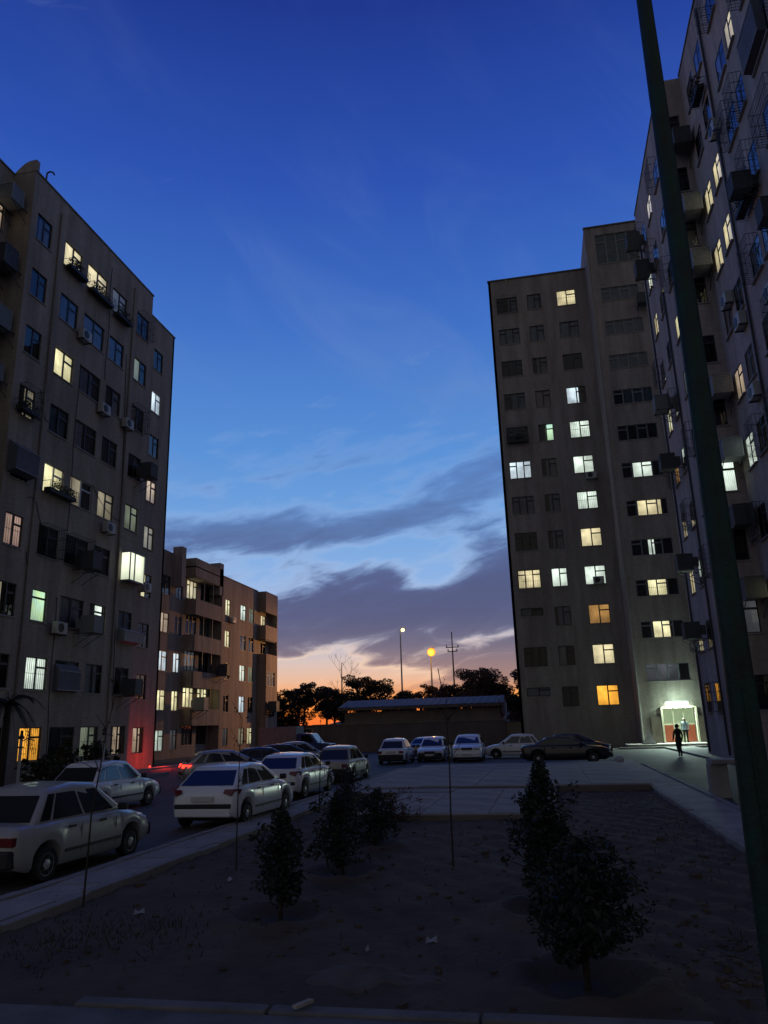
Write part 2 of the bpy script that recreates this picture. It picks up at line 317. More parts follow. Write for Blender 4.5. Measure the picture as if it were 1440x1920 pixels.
# ------------------------------------------------------------------ ground
rnd = random.Random(11)
def sheet(name, x0, x1, y0, y1, z, m, th=None):
    mb = MB()
    if th: mb.box(x0, x1, y0, y1, z-th, z)
    else: mb.add([(x0, y0, z), (x1, y0, z), (x1, y1, z), (x0, y1, z)], [(0, 1, 2, 3)])
    return struct(part(name, mb, m))
sheet('ground', -900, 900, -300, 1500, -.03, 'hill')
sheet('street', -21.6, -6.78, -8, 62, 0.0, 'asphalt')
sheet('parking_lot', -6.78, 11.5, 36.2, 62, .004, 'asphalt_old')
sheet('driveway', 3.86, 7.2, 2, 36.2, .008, 'asphalt')
sheet('back_lot', -60, 60, 62, 66, .002, 'asphalt_old')
sheet('building_apron', -22.1, -21.6, 8, 46, .10, 'concrete', .13)
sheet('right_apron', 7.2, 9.0, 2, 55, .10, 'concrete', .13)
pb = sheet('planting_bed', -21.6, -18.5, 22, 37, .035, 'dirt'); kerb_later = pb
# garden soil: bumpy grid, with basins round the young trees
BASINS = [(-3.03, 8.73), (-3.03, 11.3), (-3.18, 13.7), (.10, 6.86), (-.15, 9.15)]
def soil_z(x, y):
    z = .03 + .009*math.sin(x*1.7+y*.9) + .005*math.sin(x*4.1-y*3.3+1) + .012*math.sin(x*9.3+y*7.9) + .008*math.sin(x*17+3*y) + .007*math.cos(y*21-x*5)
    for bx, by in BASINS:
        r = math.hypot(x-bx, y-by); z += .07*math.exp(-((r-.55)/.14)**2) - .10*math.exp(-(r/.38)**2)
    z += .06*math.exp(-((x+1.62)/.42)**2 - ((y-6.72)/.22)**2)
    return z
mb = MB(); nx, ny = 110, 150; gx0, gx1, gy0, gy1 = -5.72, 2.66, 5.6, 23.6
for j in range(ny+1):
    for i in range(nx+1):
        x = gx0+(gx1-gx0)*i/nx; y = gy0+(gy1-gy0)*j/ny; mb.v.append((x, y, soil_z(x, y)+rnd.uniform(-.006, .006)))
for j in range(ny):
    for i in range(nx):
        a = j*(nx+1)+i; mb.f.append((a, a+1, a+nx+2, a+nx+1)); mb.m.append(0)
struct(part('garden_soil', mb, 'dirt', smooth=80))
mb = MB(); nr, na = 8, 28
for k in range(nr+1):
    for j in range(na):
        t = j*2*math.pi/na; r = k/nr*(1+.18*math.sin(3*t+1)+.1*math.sin(7*t)); x = -1.62+.60*r*math.cos(t); y = 6.74+.28*r*math.sin(t)
        mb.v.append((x, y, soil_z(x, y)+.03*(1-(k/nr)**2)-.006*(k == nr)*4+rnd.uniform(-.006, .006)))
for k in range(nr):
    for j in range(na): mb.f.append((k*na+j, k*na+(j+1) % na, (k+1)*na+(j+1) % na, (k+1)*na+j)); mb.m.append(0)
stuff(part('sand_heap', mb, 'sand', smooth=80))

def kerb_row(parent, x0, y0, x1, y1, w, z0, z1, L, m, jit=.012):
    """Row of separate kerb stones from one point to another."""
    d = Vector((x1-x0, y1-y0, 0)); n = max(1, int(d.length/L)); d.normalize(); a = math.atan2(d.y, d.x)
    mbk = MB().box(0, L-.018, -w/2, w/2, z0, z1); me = mbk.mesh('kerb_stone', m)
    for i in range(n):
        o = link('kerb_stone', me, parent, (x0+d.x*L*i, y0+d.y*L*i, rnd.uniform(-jit, jit)), a+rnd.uniform(-.008, .008))
        b = o.modifiers.new('b', 'BEVEL'); b.width = .015; b.segments = 2
kerb_row(kerb_later, -18.45, 22, -18.45, 37, .14, -.05, .12, .9, 'concrete')
# left pavement: slabs with two kerb lines
pv = sheet('pavement', -6.62, -5.88, -4, 36.2, .085, 'concrete_pale', .12)
kerb_row(pv, -6.70, 7.0, -6.70, 36.2, .15, -.05, .115, .8, 'concrete')
kerb_row(pv, -5.80, 7.0, -5.80, 36.2, .15, -.05, .125, .8, 'concrete')
mbs = MB().box(-.33, .33, 0, .98, 0, .02); mes = mbs.mesh('paving_slab', 'concrete_pale')
for k in range(22):
    o = link('paving_slab', mes, pv, (-6.25+rnd.uniform(-.01, .01), 7.0+k*1.0, .083+rnd.uniform(-.004, .006)), rnd.uniform(-.006, .006))
# near walkway with kerb
nw = sheet('near_walkway', -6.5, 1.0, -6, 5.78, .075, 'kerb_dark', .13)
kerb_row(nw, -3.6, 5.86, 1.0, 5.86, .14, -.05, .10, 1.5, 'kerb_dark', .004)
# raised concrete court, two levels
ct = sheet('court', -5.72, 2.62, 23.62, 36.2, .20, 'concrete_pale', .24)
c2 = sheet('court_step', -4.35, .05, 17.2, 23.60, .14, 'concrete_pale', .18)
c3 = sheet('court_ledge', -5.72, -2.75, 22.4, 23.61, .17, 'concrete', .2)
mbs = MB().box(0, 1.64, 0, 1.98, 0, .016); mes = mbs.mesh('paving_slab', 'concrete_pale')
for i in range(5):
    for j in range(6): link('paving_slab', mes, ct, (-5.6+i*1.66, 23.75+j*2.0, .199+rnd.uniform(-.003, .004)))
mbs = MB().box(0, 1.43, 0, 1.55, 0, .016); mes = mbs.mesh('paving_slab', 'concrete_pale')
for i in range(3):
    for j in range(4): link('paving_slab', mes, c2, (-4.3+i*1.45, 17.25+j*1.57, .139+rnd.uniform(-.003, .004)))
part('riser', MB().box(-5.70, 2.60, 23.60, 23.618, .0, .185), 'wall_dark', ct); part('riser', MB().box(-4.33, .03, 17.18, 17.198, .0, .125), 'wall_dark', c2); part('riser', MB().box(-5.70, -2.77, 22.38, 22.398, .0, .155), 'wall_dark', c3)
# right path
rp = sheet('garden_path', 2.80, 3.70, 2, 40, .075, 'concrete_pale', .11)
kerb_row(rp, 2.73, 8.0, 2.73, 36.4, .14, -.05, .12, .9, 'concrete'); kerb_row(rp, 3.78, 8.0, 3.78, 36.4, .14, -.05, .11, .9, 'concrete')
# entrance platform of the tower
ep = sheet('entrance_platform', 5.0, 11.4, 54.9, 57.5, .26, 'concrete_pale', .28)
sheet('entrance_step', 4.4, 11.4, 54.4, 54.9, .12, 'concrete_pale', .14)
# low distant rise behind the trees
mb = MB(); n = 60
for i in range(n+1):
    x = -700+1400*i/n; mb.v += [(x, 420, -1), (x, 480, 5+4*math.sin(i*.5)+3*math.sin(i*1.3)), (x, 640, -1)]
for i in range(n):
    a = i*3; mb.f += [(a, a+3, a+4, a+1), (a+1, a+4, a+5, a+2)]; mb.m += [0, 0]
struct(part('distant_rise', mb, 'hill', smooth=80))

# ------------------------------------------------------------------ building kit
def facade(bld, loc, rz, w, z0, z1, holes, m, depth=.30):
    xs = sorted({0, w, *[h[0] for h in holes], *[h[1] for h in holes]}); zs = sorted({z0, z1, *[h[2] for h in holes], *[h[3] for h in holes]})
    xs = [x for x in xs if 0 <= x <= w]; mb = MB()
    for a, b in zip(xs, xs[1:]):
        # merge vertical runs
        run = None
        for c, d in zip(zs, zs[1:]):
            mx, mz = (a+b)/2, (c+d)/2
            inside = any(h[0] < mx < h[1] and h[2] < mz < h[3] for h in holes)
            if inside:
                if run: mb.add([(a, 0, run[0]), (b, 0, run[0]), (b, 0, run[1]), (a, 0, run[1])], [(0, 1, 2, 3)]); run = None
            else: run = (run[0], d) if run else (c, d)
        if run: mb.add([(a, 0, run[0]), (b, 0, run[0]), (b, 0, run[1]), (a, 0, run[1])], [(0, 1, 2, 3)])
    for xa, xb, za, zb in holes:
        mb.add([(xa, 0, za), (xb, 0, za), (xb, 0, zb), (xa, 0, zb), (xa, depth, za), (xb, depth, za), (xb, depth, zb), (xa, depth, zb)],
               [(0, 4, 5, 1), (1, 5, 6, 2), (2, 6, 7, 3), (3, 7, 4, 0)])
    me = bpy.data.meshes.new('wall'); me.from_pydata(mb.v, [], mb.f); me.materials.append(MT[m]); me.update()
    o = link('wall', me, bld, Vector(loc)-bld.location, rz)
    return o
CACHE = {}; WD = .055
def cached(key, fn):
    if key not in CACHE: CACHE[key] = fn()
    return CACHE[key]
def cells(w, h, style):
    if style == 'one': xs = [0, w]
    elif style == 'three': xs = [0, w*.33, w*.67, w]
    elif style == 'wide': xs = [0, w*.25, w*.5, w*.75, w]
    else: xs = [0, w*.52, w]
    out = []
    for i, (a, b) in enumerate(zip(xs, xs[1:])):
        if style in ('two', 'three', 'wide') and i % 2 == 0 or style == 'one': out += [(a, b, 0, h*.74), (a, b, h*.74, h)] if (style != 'two') else [(a, b, 0, h)]
        else: out += [(a, b, 0, h*.70), (a, b, h*.70, h)] if style == 'two' else [(a, b, 0, h)]
    return out
def frame_mesh(w, h, style, m, fd=.05):
    mb = MB(); t = .045
    for a, b, c, d in cells(w, h, style):
        mb.box(a, a+t, 0, fd, c, d); mb.box(b-t, b, 0, fd, c, d); mb.box(a+t, b-t, .001, fd-.001, c, c+t); mb.box(a+t, b-t, .001, fd-.001, d-t, d)
    return mb.mesh('window', m)
def pane_mesh(w, h): return MB().add([(0, 0, 0), (w, 0, 0), (w, 0, h), (0, 0, h)], [(0, 1, 2, 3)]).mesh('pane', 'glass')
def curtain_mesh(w, h, m, mats_seed=0):
    mb = MB(); n = max(6, int(w*9)); r = random.Random(int(w*1000)+mats_seed)
    for i in range(n+1): y = .012*math.sin(i*2.1)+r.uniform(-.006, .006); mb.v += [(w*i/n, y, 0), (w*i/n, y, h)]
    for i in range(n): mb.f.append((2*i, 2*i+2, 2*i+3, 2*i+1)); mb.m.append(0)
    return mb.mesh('curtain', m)
def grille_mesh(w, h, kind):
    mb = MB(); n = max(3, int(w/.13))
    if kind == 'bars':
        for i in range(n+1): mb.box(w*i/n-.006, w*i/n+.006, -.006, .006, 0, h)
        for z in (.04, h*.5, h-.04): mb.box(0, w, -.010, .010, z-.008, z+.008)
    elif kind == 'ornate':
        for i in range(n+1): mb.box(w*i/n-.006, w*i/n+.006, -.006, .006, 0, h)
        for z in (.04, h-.04): mb.box(0, w, -.010, .010, z-.008, z+.008)
        for cx, cz, r in ((w*.5, h*.62, .26), (w*.5, h*.62, .15), (w*.28, h*.3, .14), (w*.72, h*.3, .14)):
            mb.tube([(cx+r*math.cos(t), 0, cz+r*math.sin(t)) for t in [k*math.pi/8 for k in range(17)]], .009, 5, cap=False)
    elif kind == 'cage':
        d = .42
        for i in range(n+1):
            x = w*i/n; mb.box(x-.006, x+.006, -d, -d+.012, 0, h)
        for k in range(4):
            z = h*k/3; mb.box(0, w, -d-.012, -d, z-.008, z+.008)
            for x in (0, w): mb.box(x-.008, x+.008, -d, 0, z-.008, z+.008)
        for x in (0, w):
            for yy in (-.14, -.28): mb.box(x-.006, x+.006, yy-.006, yy+.006, 0, h)
        for i in range(n+1): mb.box(w*i/n-.006, w*i/n+.006, -d, 0, -.012, 0)
    return mb.mesh('grille', 'steel_dark')
LIT = dict(Y='lit_yellow', W='lit_white', C='lit_cool', M='lit_warm', G='lit_green', O='lit_orange', D='lit_dimgreen', d='lit_dim', P='lit_pink', f='lit_faint', A='lit_amber', p='lit_peach', B='lit_blind')
CUR = {'.': 'cur_dark', 'b': 'cur_blue', 'g': 'cur_grey', 'r': 'cur_rose', 't': 'cur_teal'}
def window(bld, floc, rz, x, zb, w, h, code='.', span=(0, 1), style='two', frame='frame_dark', grille=None, back=None, sill=True, flush=False):
    wd, fd, k_ = (.008, .02, .35) if flush else (WD, .05, 1.0)
    M = Matrix.Rotation(rz, 4, 'Z'); o = Vector(floc)-bld.location + M @ Vector((x, wd, zb))
    win = link('window', cached(('f', round(w, 2), round(h, 2), style, frame, flush), lambda: frame_mesh(w, h, style, frame, fd)), bld, o, rz)
    for a, b, c, d in cells(w, h, style):
        link('pane', cached(('p', round(b-a, 3), round(d-c, 3)), lambda: pane_mesh(b-a-.08, d-c-.08)), win, (a+.04, fd/2, c+.04))
    full = code in LIT and span == (0, 1)
    if not full:
        bk = back or CUR.get(code, 'cur_dark')
        if bk != 'cur_dark' and rnd.random() < .6:      # half-drawn: dark room behind
            link('room_backing', cached(('c', round(w, 2), round(h, 2), 'cur_dark'), lambda: curtain_mesh(w+.04, h+.04, 'cur_dark')), win, (-.02, .125*k_, -.02))
            fr = rnd.choice((.45, .55, .7, .8)); side = rnd.random() < .5
            ww = round(w*fr, 2); link('curtain', cached(('c', ww, round(h, 2), bk), lambda: curtain_mesh(ww, h, bk)), win, (0 if side else w-ww, .10*k_, 0))
        else:
            link('curtain', cached(('c', round(w, 2), round(h, 2), bk), lambda: curtain_mesh(w+.04, h+.04, bk)), win, (-.02, .12*k_, -.02))
    if code in LIT:
        ww = round(w*(span[1]-span[0])+(.04 if full else 0), 2)
        link('curtain', cached(('c', ww, round(h, 2), LIT[code]), lambda: curtain_mesh(ww, h+(.04 if full else 0), LIT[code])), win, (w*span[0]-(.02 if full else 0), .085*k_, -.02 if full else 0))
    if grille:
        link('grille', cached(('g', round(w, 2), round(h, 2), grille), lambda: grille_mesh(w, h, grille)), win, (0, -.035 if grille != 'cage' else -.05, 0))
    if sill: link('sill', cached(('s', round(w, 2)), lambda: MB().box(-.05, w+.05, -.11, 0, -.05, -.003).mesh('sill', 'sill_stone')), win, (0, 0, 0))
    return win
def plain(bld, x0, x1, y0, y1, z0, z1, m, name='wall'):
    return part(name, MB().box(x0-bld.location.x, x1-bld.location.x, y0-bld.location.y, y1-bld.location.y, z0, z1), m, bld)
PX, MX, FR = math.pi/2, -math.pi/2, 0.0          # facades facing +X, -X, -Y

# ------------------------------------------------------------------ nine-storey block on the left
LB = thing('apartment_building', 'nine storey tan brick apartment block with flower cages on its top windows', 'building', (-27, 35, 0))
tops = [26.37-3*k for k in range(9)]
H = 1.42
colsL = dict(A=(.25, 1.15), B=(2.5, 1.5), C=(4.55, 1.9), D=(7.0, 1.5), E=(9.7, 1.4))
rowsL = dict(A='g..d.Pd..', B='MbYtY.GWO', C='Mbbgd.gb.', D='fbg.d.WgD', E='.Dr.DBb.p')
spanL = {('D', 7): (.45, .85), ('E', 2): (0, .55), ('E', 9): (.3, .75), ('D', 9): (0, .9), ('C', 5): (.05, .6), ('A', 4): (.45, 1), ('A', 7): (.05, .3)}
fl = (-22.1, 27.5, 0); holes = []; todo = []
for c, (x, w) in colsL.items():
    for r in range(9):
        zb = tops[r]-H; ww = w
        if (c, r+1) == ('E', 6): ww = 1.45
        if (c, r+1) == ('B', 7): ww = 1.05
        holes.append((x, x+ww, zb, zb+H)); todo.append((c, r, x, zb, ww))
facade(LB, fl, PX, 11.2, -.1, 28.35, holes, 'brick_tan')
gril = {('B', 8): 'bars', ('B', 9): 'ornate', ('A', 6): 'bars', ('E', 1): 'cage', ('E', 3): 'cage', ('D', 9): 'bars', ('C', 9): 'bars', ('A', 4): 'cage', ('E', 6): 'cage', ('C', 6): 'cage', ('B', 6): 'cage', ('E', 9): 'bars'}
for c, r, x, zb, w in todo:
    code = rowsL[c][r]; key = (c, r+1)
    window(LB, fl, PX, x, zb, w, H, code, spanL.get(key, (0, 1)), 'one' if key in (('D', 7), ('B', 7)) else 'two', 'frame_white' if key in (('C', 5), ('B', 5), ('F', 2)) else 'frame_dark', gril.get(key))
# glazed box bay, brightly lit behind blinds
by = part('bay_window', MB().box(-.02, .55, 0, 1.6, -.08, 0).box(-.02, .55, 0, 1.6, 1.5, 1.56).box(.50, .55, 0, .05, 0, 1.5).box(.50, .55, .50, .55, 0, 1.5).box(.50, .55, 1.55, 1.6, 0, 1.5), 'frame_steel', LB, (-22.1+27, 37.15-35, 10.02))
for a, b in ((.05, .50), (.55, 1.55)): link('blind', curtain_mesh(b-a, 1.5, 'lit_blind'), by, (.49, a, 0), PX)
link('blind', curtain_mesh(.48, 1.5, 'lit_blind'), by, (.01, .03, 0)); part('side_panel', MB().box(0, .5, 1.56, 1.59, 0, 1.5), 'frame_steel', by)
# recessed far bay
ff = (-23.3, 38.7, 0); hf = []; topF = [26.3-3*k for k in range(9)]; codesF = '.CbpdY.gp'
for r in range(9): hf.append((2.85, 4.05, topF[r]-1.42, topF[r]))
facade(LB, ff, PX, 5.5, -.1, 28.35, hf, 'brick_tan')
for r in range(9): window(LB, ff, PX, 2.85, topF[r]-1.42, 1.2, 1.42, codesF[r], (0, 1) if r in (1, 3, 4) else ((0, .6) if r == 5 else (.2, .8)), 'two', 'frame_white' if r == 1 else 'frame_dark', 'bars' if r == 8 else None)
# recessed near bay
fn = (-23.3, 6.0, 0); hn = []
for r in range(9): hn += [(19.6, 20.95, tops[r]-H, tops[r]), (16.6, 18.1, tops[r]-H, tops[r])]
facade(LB, fn, PX, 21.5, -.1, 28.35, hn, 'brick_tan')
for r in range(9):
    window(LB, fn, PX, 19.6, tops[r]-H, 1.35, H, 'p..g..d..'[r]); window(LB, fn, PX, 16.6, tops[r]-H, 1.5, H, '.g.Y..g..'[r])
plain(LB, -23.3, -22.1, 27.3, 27.5, -.1, 28.35, 'brick_tan'); plain(LB, -23.3, -22.1, 38.7, 38.9, -.1, 28.35, 'brick_tan')
plain(LB, -33, -23.3, 44.0, 44.2, -.1, 28.35, 'brick_tan'); plain(LB, -33.2, -33, 6, 44.2, -.1, 28.35, 'brick_tan'); plain(LB, -33, -23.3, 6, 6.2, -.1, 28.35, 'brick_tan')
plain(LB, -33, -23.35, 6.2, 44.0, 27.3, 27.5, 'coping', 'roof'); plain(LB, -23.35, -22.15, 27.5, 38.7, 27.3, 27.5, 'coping', 'roof')
for a in ((-22.35, -22.05, 27.3, 38.95), (-23.55, -23.25, 6, 27.3), (-23.55, -23.25, 38.95, 44.25)): plain(LB, *a, 28.352, 28.43, 'coping', 'coping')
# swept parapet shoulder beside the near bay
part('parapet_shoulder', MB().prism([(-1.2+1.2*k/12, .02+.62*math.sin(math.pi*min(1, k/9)*.5)) for k in range(13)]+[(0, 0), (-1.2, 0)], 0, .25), 'brick_tan', LB, (-22.1+27, 27.28-35, 28.36))
part('vent_pipe', MB().tube([(0, 0, 0), (0, 0, 1.0), (.02, 0, 1.15), (.12, .06, 1.26), (.26, .12, 1.24), (.32, .15, 1.1)], .045, 8), 'steel_dark', LB, (-22.6+27, 28.7-35, 28.3), smooth=50)
for yy, zz0, zz1 in ((29.45, 3, 27.5), (36.7, .2, 27.6)):
    part('drain_pipe', MB().tube([(0, 0, zz0), (0, 0, zz1)], .05, 8), 'brick_grey', LB, (-22.03+27, yy-35, 0), smooth=50)
part('drain_pipe', MB().tube([(0, 0, .2), (0, 0, 27.5)], .055, 8), 'steel_dark', LB, (-23.23+27, 40.6-35, 0), smooth=50)

for y0, z0, y1, z1, sag in ((29.2, 17.6, 29.9, 16.3, .3), (29.0, 12.3, 30.1, 11.3, -.5), (29.3, 9.9, 29.6, 8.6, .2), (33.9, 14.4, 36.9, 13.2, .4), (32.0, 20.4, 32.1, 11.5, .05), (36.3, 23.0, 37.1, 3.2, .1), (31.7, 8.2, 31.9, .4, .05), (34.2, 27.4, 34.3, 20.5, .04)):
    part('cable', MB().tube([(0, y0+(y1-y0)*t-35+.06*math.sin(9*t+y0), z0+(z1-z0)*t-sag*math.sin(math.pi*t)) for t in [k/8 for k in range(9)]], .016, 5), 'plastic_black', LB, (-22.07+27, 0, 0))

# ------------------------------------------------------------------ twelve-storey tower
TW = thing('tower_block', 'twelve storey brown brick tower with orange lit windows and a lit entrance', 'building', (5, 66, 0))
ft = (-2.06, 60, 0); ht = []; td = []
cT = [(.62, 1.72), (3.2, 1.18), (5.7, 1.55)]
rT = ['bb.t.Cb.Mt.b', 'bbgrGgbbWbg.', 'Mb.CWWWMWAMO']
for ci, (x, w) in enumerate(cT):
    for r in range(12):
        zt = 37.37-3*r; h = 1.45
        if ci == 0 and r in (9, 11): h = .62
        ht.append((x, x+w, zt-h, zt)); td.append((ci, r, x, zt-h, w, h))
facade(TW, ft, FR, 8.46, -.1, 39.1, ht, 'brick_grey')
spT = {(1, 0): (.62, 1), (1, 4): (.48, 1), (2, 3): (0, .62)}
for ci, r, x, zb, w, h in td:
    g = 'bars' if (ci, r) in ((2, 0), (2, 4), (2, 6), (1, 2)) else ('cage' if (ci, r) in ((0, 4), (0, 0), (0, 8)) else None)
    window(TW, ft, FR, x, zb, w, h, rT[ci][r], spT.get((ci, r), (0, 1)), 'three' if ci == 0 and h > 1 else 'two', 'frame_dark', g)
# stair tower in front
fs = (6.4, 57.5, 0); hs = []; topS = [35.6-3*k for k in range(11)]
for z in topS: hs.append((.6, 3.5, z-1.2, z))
hs += [(.6, 3.9, 37.8, 40.55), (1.35, 3.45, .26, 2.55)]
facade(TW, fs, FR, 5.1, -.1, 41.3, hs, 'brick_grey', .45)
spS = [(0, 1), (0, 1), (.3, 1), (0, 1), (0, 1), (.28, .75), (.28, .85), (.42, .56), (.3, .72), (.3, .68), (.0, .75)]
codeS = 'bbbt.WMWYYf'
for k, z in enumerate(topS):
    window(TW, fs, FR, .6, z-1.2, 2.9, 1.2, codeS[k], spS[k], 'wide', 'frame_steel', 'bars' if k in (4, 8) else None)
window(TW, fs, FR, .6, 37.8, 3.3, 2.75, 't', (0, 1), 'wide', 'frame_steel')
plain(TW, 6.2, 6.4, 57.5, 60.0, -.1, 41.3, 'brick_grey'); plain(TW, -2.06, -1.86, 60.0, 76, -.1, 39.1, 'brick_grey'); plain(TW, -2.06, 16, 76, 76.2, -.1, 39.1, 'brick_grey')
plain(TW, 11.5, 11.7, 57.5, 76, -.1, 41.3, 'brick_grey'); plain(TW, -1.9, 6.4, 60.15, 76, 38.2, 38.4, 'coping', 'roof'); plain(TW, 6.4, 11.5, 57.7, 76, 40.6, 40.75, 'coping', 'roof'); plain(TW, 6.2, 6.4, 60, 76, 38.4, 41.3, 'brick_grey')
plain(TW, -2.12, 6.18, 59.9, 60.2, 39.102, 39.2, 'coping', 'coping'); plain(TW, 6.15, 11.7, 57.4, 57.7, 41.302, 41.4, 'coping', 'coping')
part('drain_pipe', MB().tube([(0, 0, .2), (0, 0, 39)], .06, 8), 'sill_stone', TW, (6.27-5, 57.42-66, 0), smooth=50)
# entrance: cream frame, lit transom, red door leaves, stone cheeks
ent = part('entrance', MB().box(7.62, 7.74, 57.30, 57.6, .26, 2.62).box(9.86, 9.98, 57.30, 57.6, .26, 2.62).box(7.74, 9.86, 57.30, 57.6, 2.55, 2.66).box(7.76, 9.84, 57.80, 57.86, 1.42, 1.52).box(8.42, 8.50, 57.79, 57.86, .26, 2.55).box(9.1, 9.18, 57.79, 57.86, .26, 2.55), 'cream', TW, (-5, -66, 0))
for x0, x1 in ((7.78, 8.41), (9.19, 9.83)):
    part('door_leaf', MB().box(x0, x1, 57.82, 57.85, .28, 1.41), 'door_red', ent)
    part('pane', MB().box(x0, x1, 57.83, 57.84, 1.53, 2.53), 'glass', ent)
part('pane', MB().box(8.51, 9.09, 57.83, 57.84, 1.53, 2.53), 'glass', ent)
part('lobby_wall', MB().box(7.7, 9.9, 57.92, 57.94, .26, 2.55), 'lit_lobby', ent)
for x0, x1 in ((6.9, 7.6), (10.0, 10.9)): part('stone_cheek', MB().box(x0, x1, 57.34, 57.49, .26, 2.0), 'stone_dark', ent)
# fluorescent fitting above the door
fl_ = thing('tube_light', 'long white fluorescent lamp glowing above the tower entrance', 'lamp', (8.73, 57.36, 2.88))
part('housing', MB().box(-.75, .75, -.02, .13, .06, .12), 'frame_white', fl_); part('tube', MB().tube([(-.7, -.03, 0), (.7, -.03, 0)], .055, 10), 'tube', fl_, smooth=50)
ad = bpy.data.lights.new('tube_glow', 'AREA'); ad.shape = 'RECTANGLE'; ad.size = 1.4; ad.size_y = .1; ad.energy = 600; ad.color = (.74, 1.0, .84)
ao = bpy.data.objects.new('tube_glow', ad); COL.objects.link(ao); ao.parent = fl_; ao.location = (0, -.12, -.03); ao.rotation_euler = (RAD(-40), 0, 0)

pd_ = bpy.data.lights.new('tube_spill', 'POINT'); pd_.energy = 110; pd_.color = (.70, 1.0, .80); pd_.shadow_soft_size = .25; po = bpy.data.objects.new('tube_spill', pd_); COL.objects.link(po); po.parent = fl_; po.location = (0, -.75, .1)
# ------------------------------------------------------------------ tall block on the right
RB = thing('apartment_building', 'tall rose brick apartment block crowded with window cages beside the green pole', 'building', (15, 26, 0))
topR = [31.05-3*k for k in range(10)]; fr1 = (9.0, 33.5, 0); hr = []; tr = []
cR = [(.95, 1.25), (2.80, 1.15), (5.5, 1.3), (7.15, 1.0), (9.3, 1.9), (12.0, 1.9)]
rR = ['.gMMrpW.Yd', 'b.MM.g..bg', '.g..b..f..', 'bMb.g..b..', 'bb.b..g.b.', 'b.b..g..b.']
for ci, (x, w) in enumerate(cR):
    for r in range(10): hr.append((x, x+w, topR[r]-1.35, topR[r])); tr.append((ci, r, x, topR[r]-1.35, w))
facade(RB, fr1, MX, 29, -.1, 32.7, hr, 'brick_rose')
for ci, r, x, zb, w in tr:
    code = rR[ci][r]; cage = (ci >= 2 and (r*3+ci*5) % 7 < 4) or (ci in (0, 1) and code == '.' and (r+ci) % 3 == 1)
    window(RB, fr1, MX, x, zb, w, 1.35, code, (0, 1) if code != 'd' else (.2, .8), 'two', 'frame_dark', 'cage' if cage else None, flush=True)
fr2 = (8.0, 44.1, 0); h2 = []; t2 = []
cR2 = [(1.2, 1.1), (3.7, 1.3), (6.6, 1.3)]; rR2 = ['bWM.YAgMg.', 'Mg.b.g.bg.', 'gb.Yf.bg.W']
for ci, (x, w) in enumerate(cR2):
    for r in range(10): h2.append((x, x+w, topR[r]-1.9, topR[r]-.55)); t2.append((ci, r, x, topR[r]-1.9, w))
facade(RB, fr2, MX, 10.6, -.1, 32.7, h2, 'brick_rose')
for ci, r, x, zb, w in t2:
    code = rR2[ci][r]; window(RB, fr2, MX, x, zb, w, 1.35, code, (0, 1), 'two', 'frame_dark', 'cage' if (r*2+ci*3) % 5 < 2 else None, flush=True)
fr3 = (8.0, 33.5, 0); h3 = [(.15, .72, topR[r]-1.9, topR[r]-.55) for r in range(10)]
facade(RB, fr3, FR, 1.0, -.1, 32.7, h3, 'brick_rose')
for r in range(10): window(RB, fr3, FR, .15, topR[r]-1.9, .57, 1.35, '..g...W.f.'[r], (0, 1), 'one')
plain(RB, 8.0, 22, 44.1, 44.3, -.1, 32.7, 'brick_rose'); plain(RB, 21.8, 22, 4.5, 44.1, -.1, 32.7, 'brick_rose'); plain(RB, 9, 22, 4.3, 4.5, -.1, 32.7, 'brick_rose')
plain(RB, 9.1, 21.8, 4.5, 44.0, 31.7, 31.9, 'coping', 'roof'); plain(RB, 8.1, 9.1, 33.6, 44.0, 31.7, 31.9, 'coping', 'roof')
plain(RB, 8.95, 9.25, 4.3, 33.45, 32.702, 32.78, 'coping', 'coping'); plain(RB, 7.95, 8.25, 33.45, 44.35, 32.702, 32.78, 'coping', 'coping')
for (x, y, z0, z1) in ((7.93, 43.5, .2, 31), (7.93, 38.9, .2, 24), (8.93, 29.0, .3, 32)):
    part('drain_pipe', MB().tube([(0, 0, z0), (0, 0, z1)], .05, 8), 'steel_dark', RB, (x-15, y-26, 0), smooth=50)

# ------------------------------------------------------------------ five-storey block behind the parked cars
FB = thing('apartment_building', 'five storey block with stacked balconies and warm lamp light on its side', 'building', (-34, 66, 0))
topB = [14.15-3*k for k in range(5)]; HB = 1.55
fb = (-29.2, 47.0, 0); hb = [(x, x+w, z-HB, z) for x, w in ((8.1, 1.6), (10.75, 1.15), (4.6, 1.6)) for z in topB]
facade(FB, fb, PX, 12.2, -.1, 16.2, hb, 'brick_warm')
for x, w, cs in ((8.1, 1.6, 'gpCYW'), (10.75, 1.15, '..CYf'), (4.6, 1.6, 'g.Y.g')):
    for r, z in enumerate(topB): window(FB, fb, PX, x, z-HB, w, HB, cs[r], (0, 1), 'two', 'frame_dark', 'bars' if r == 4 else None)
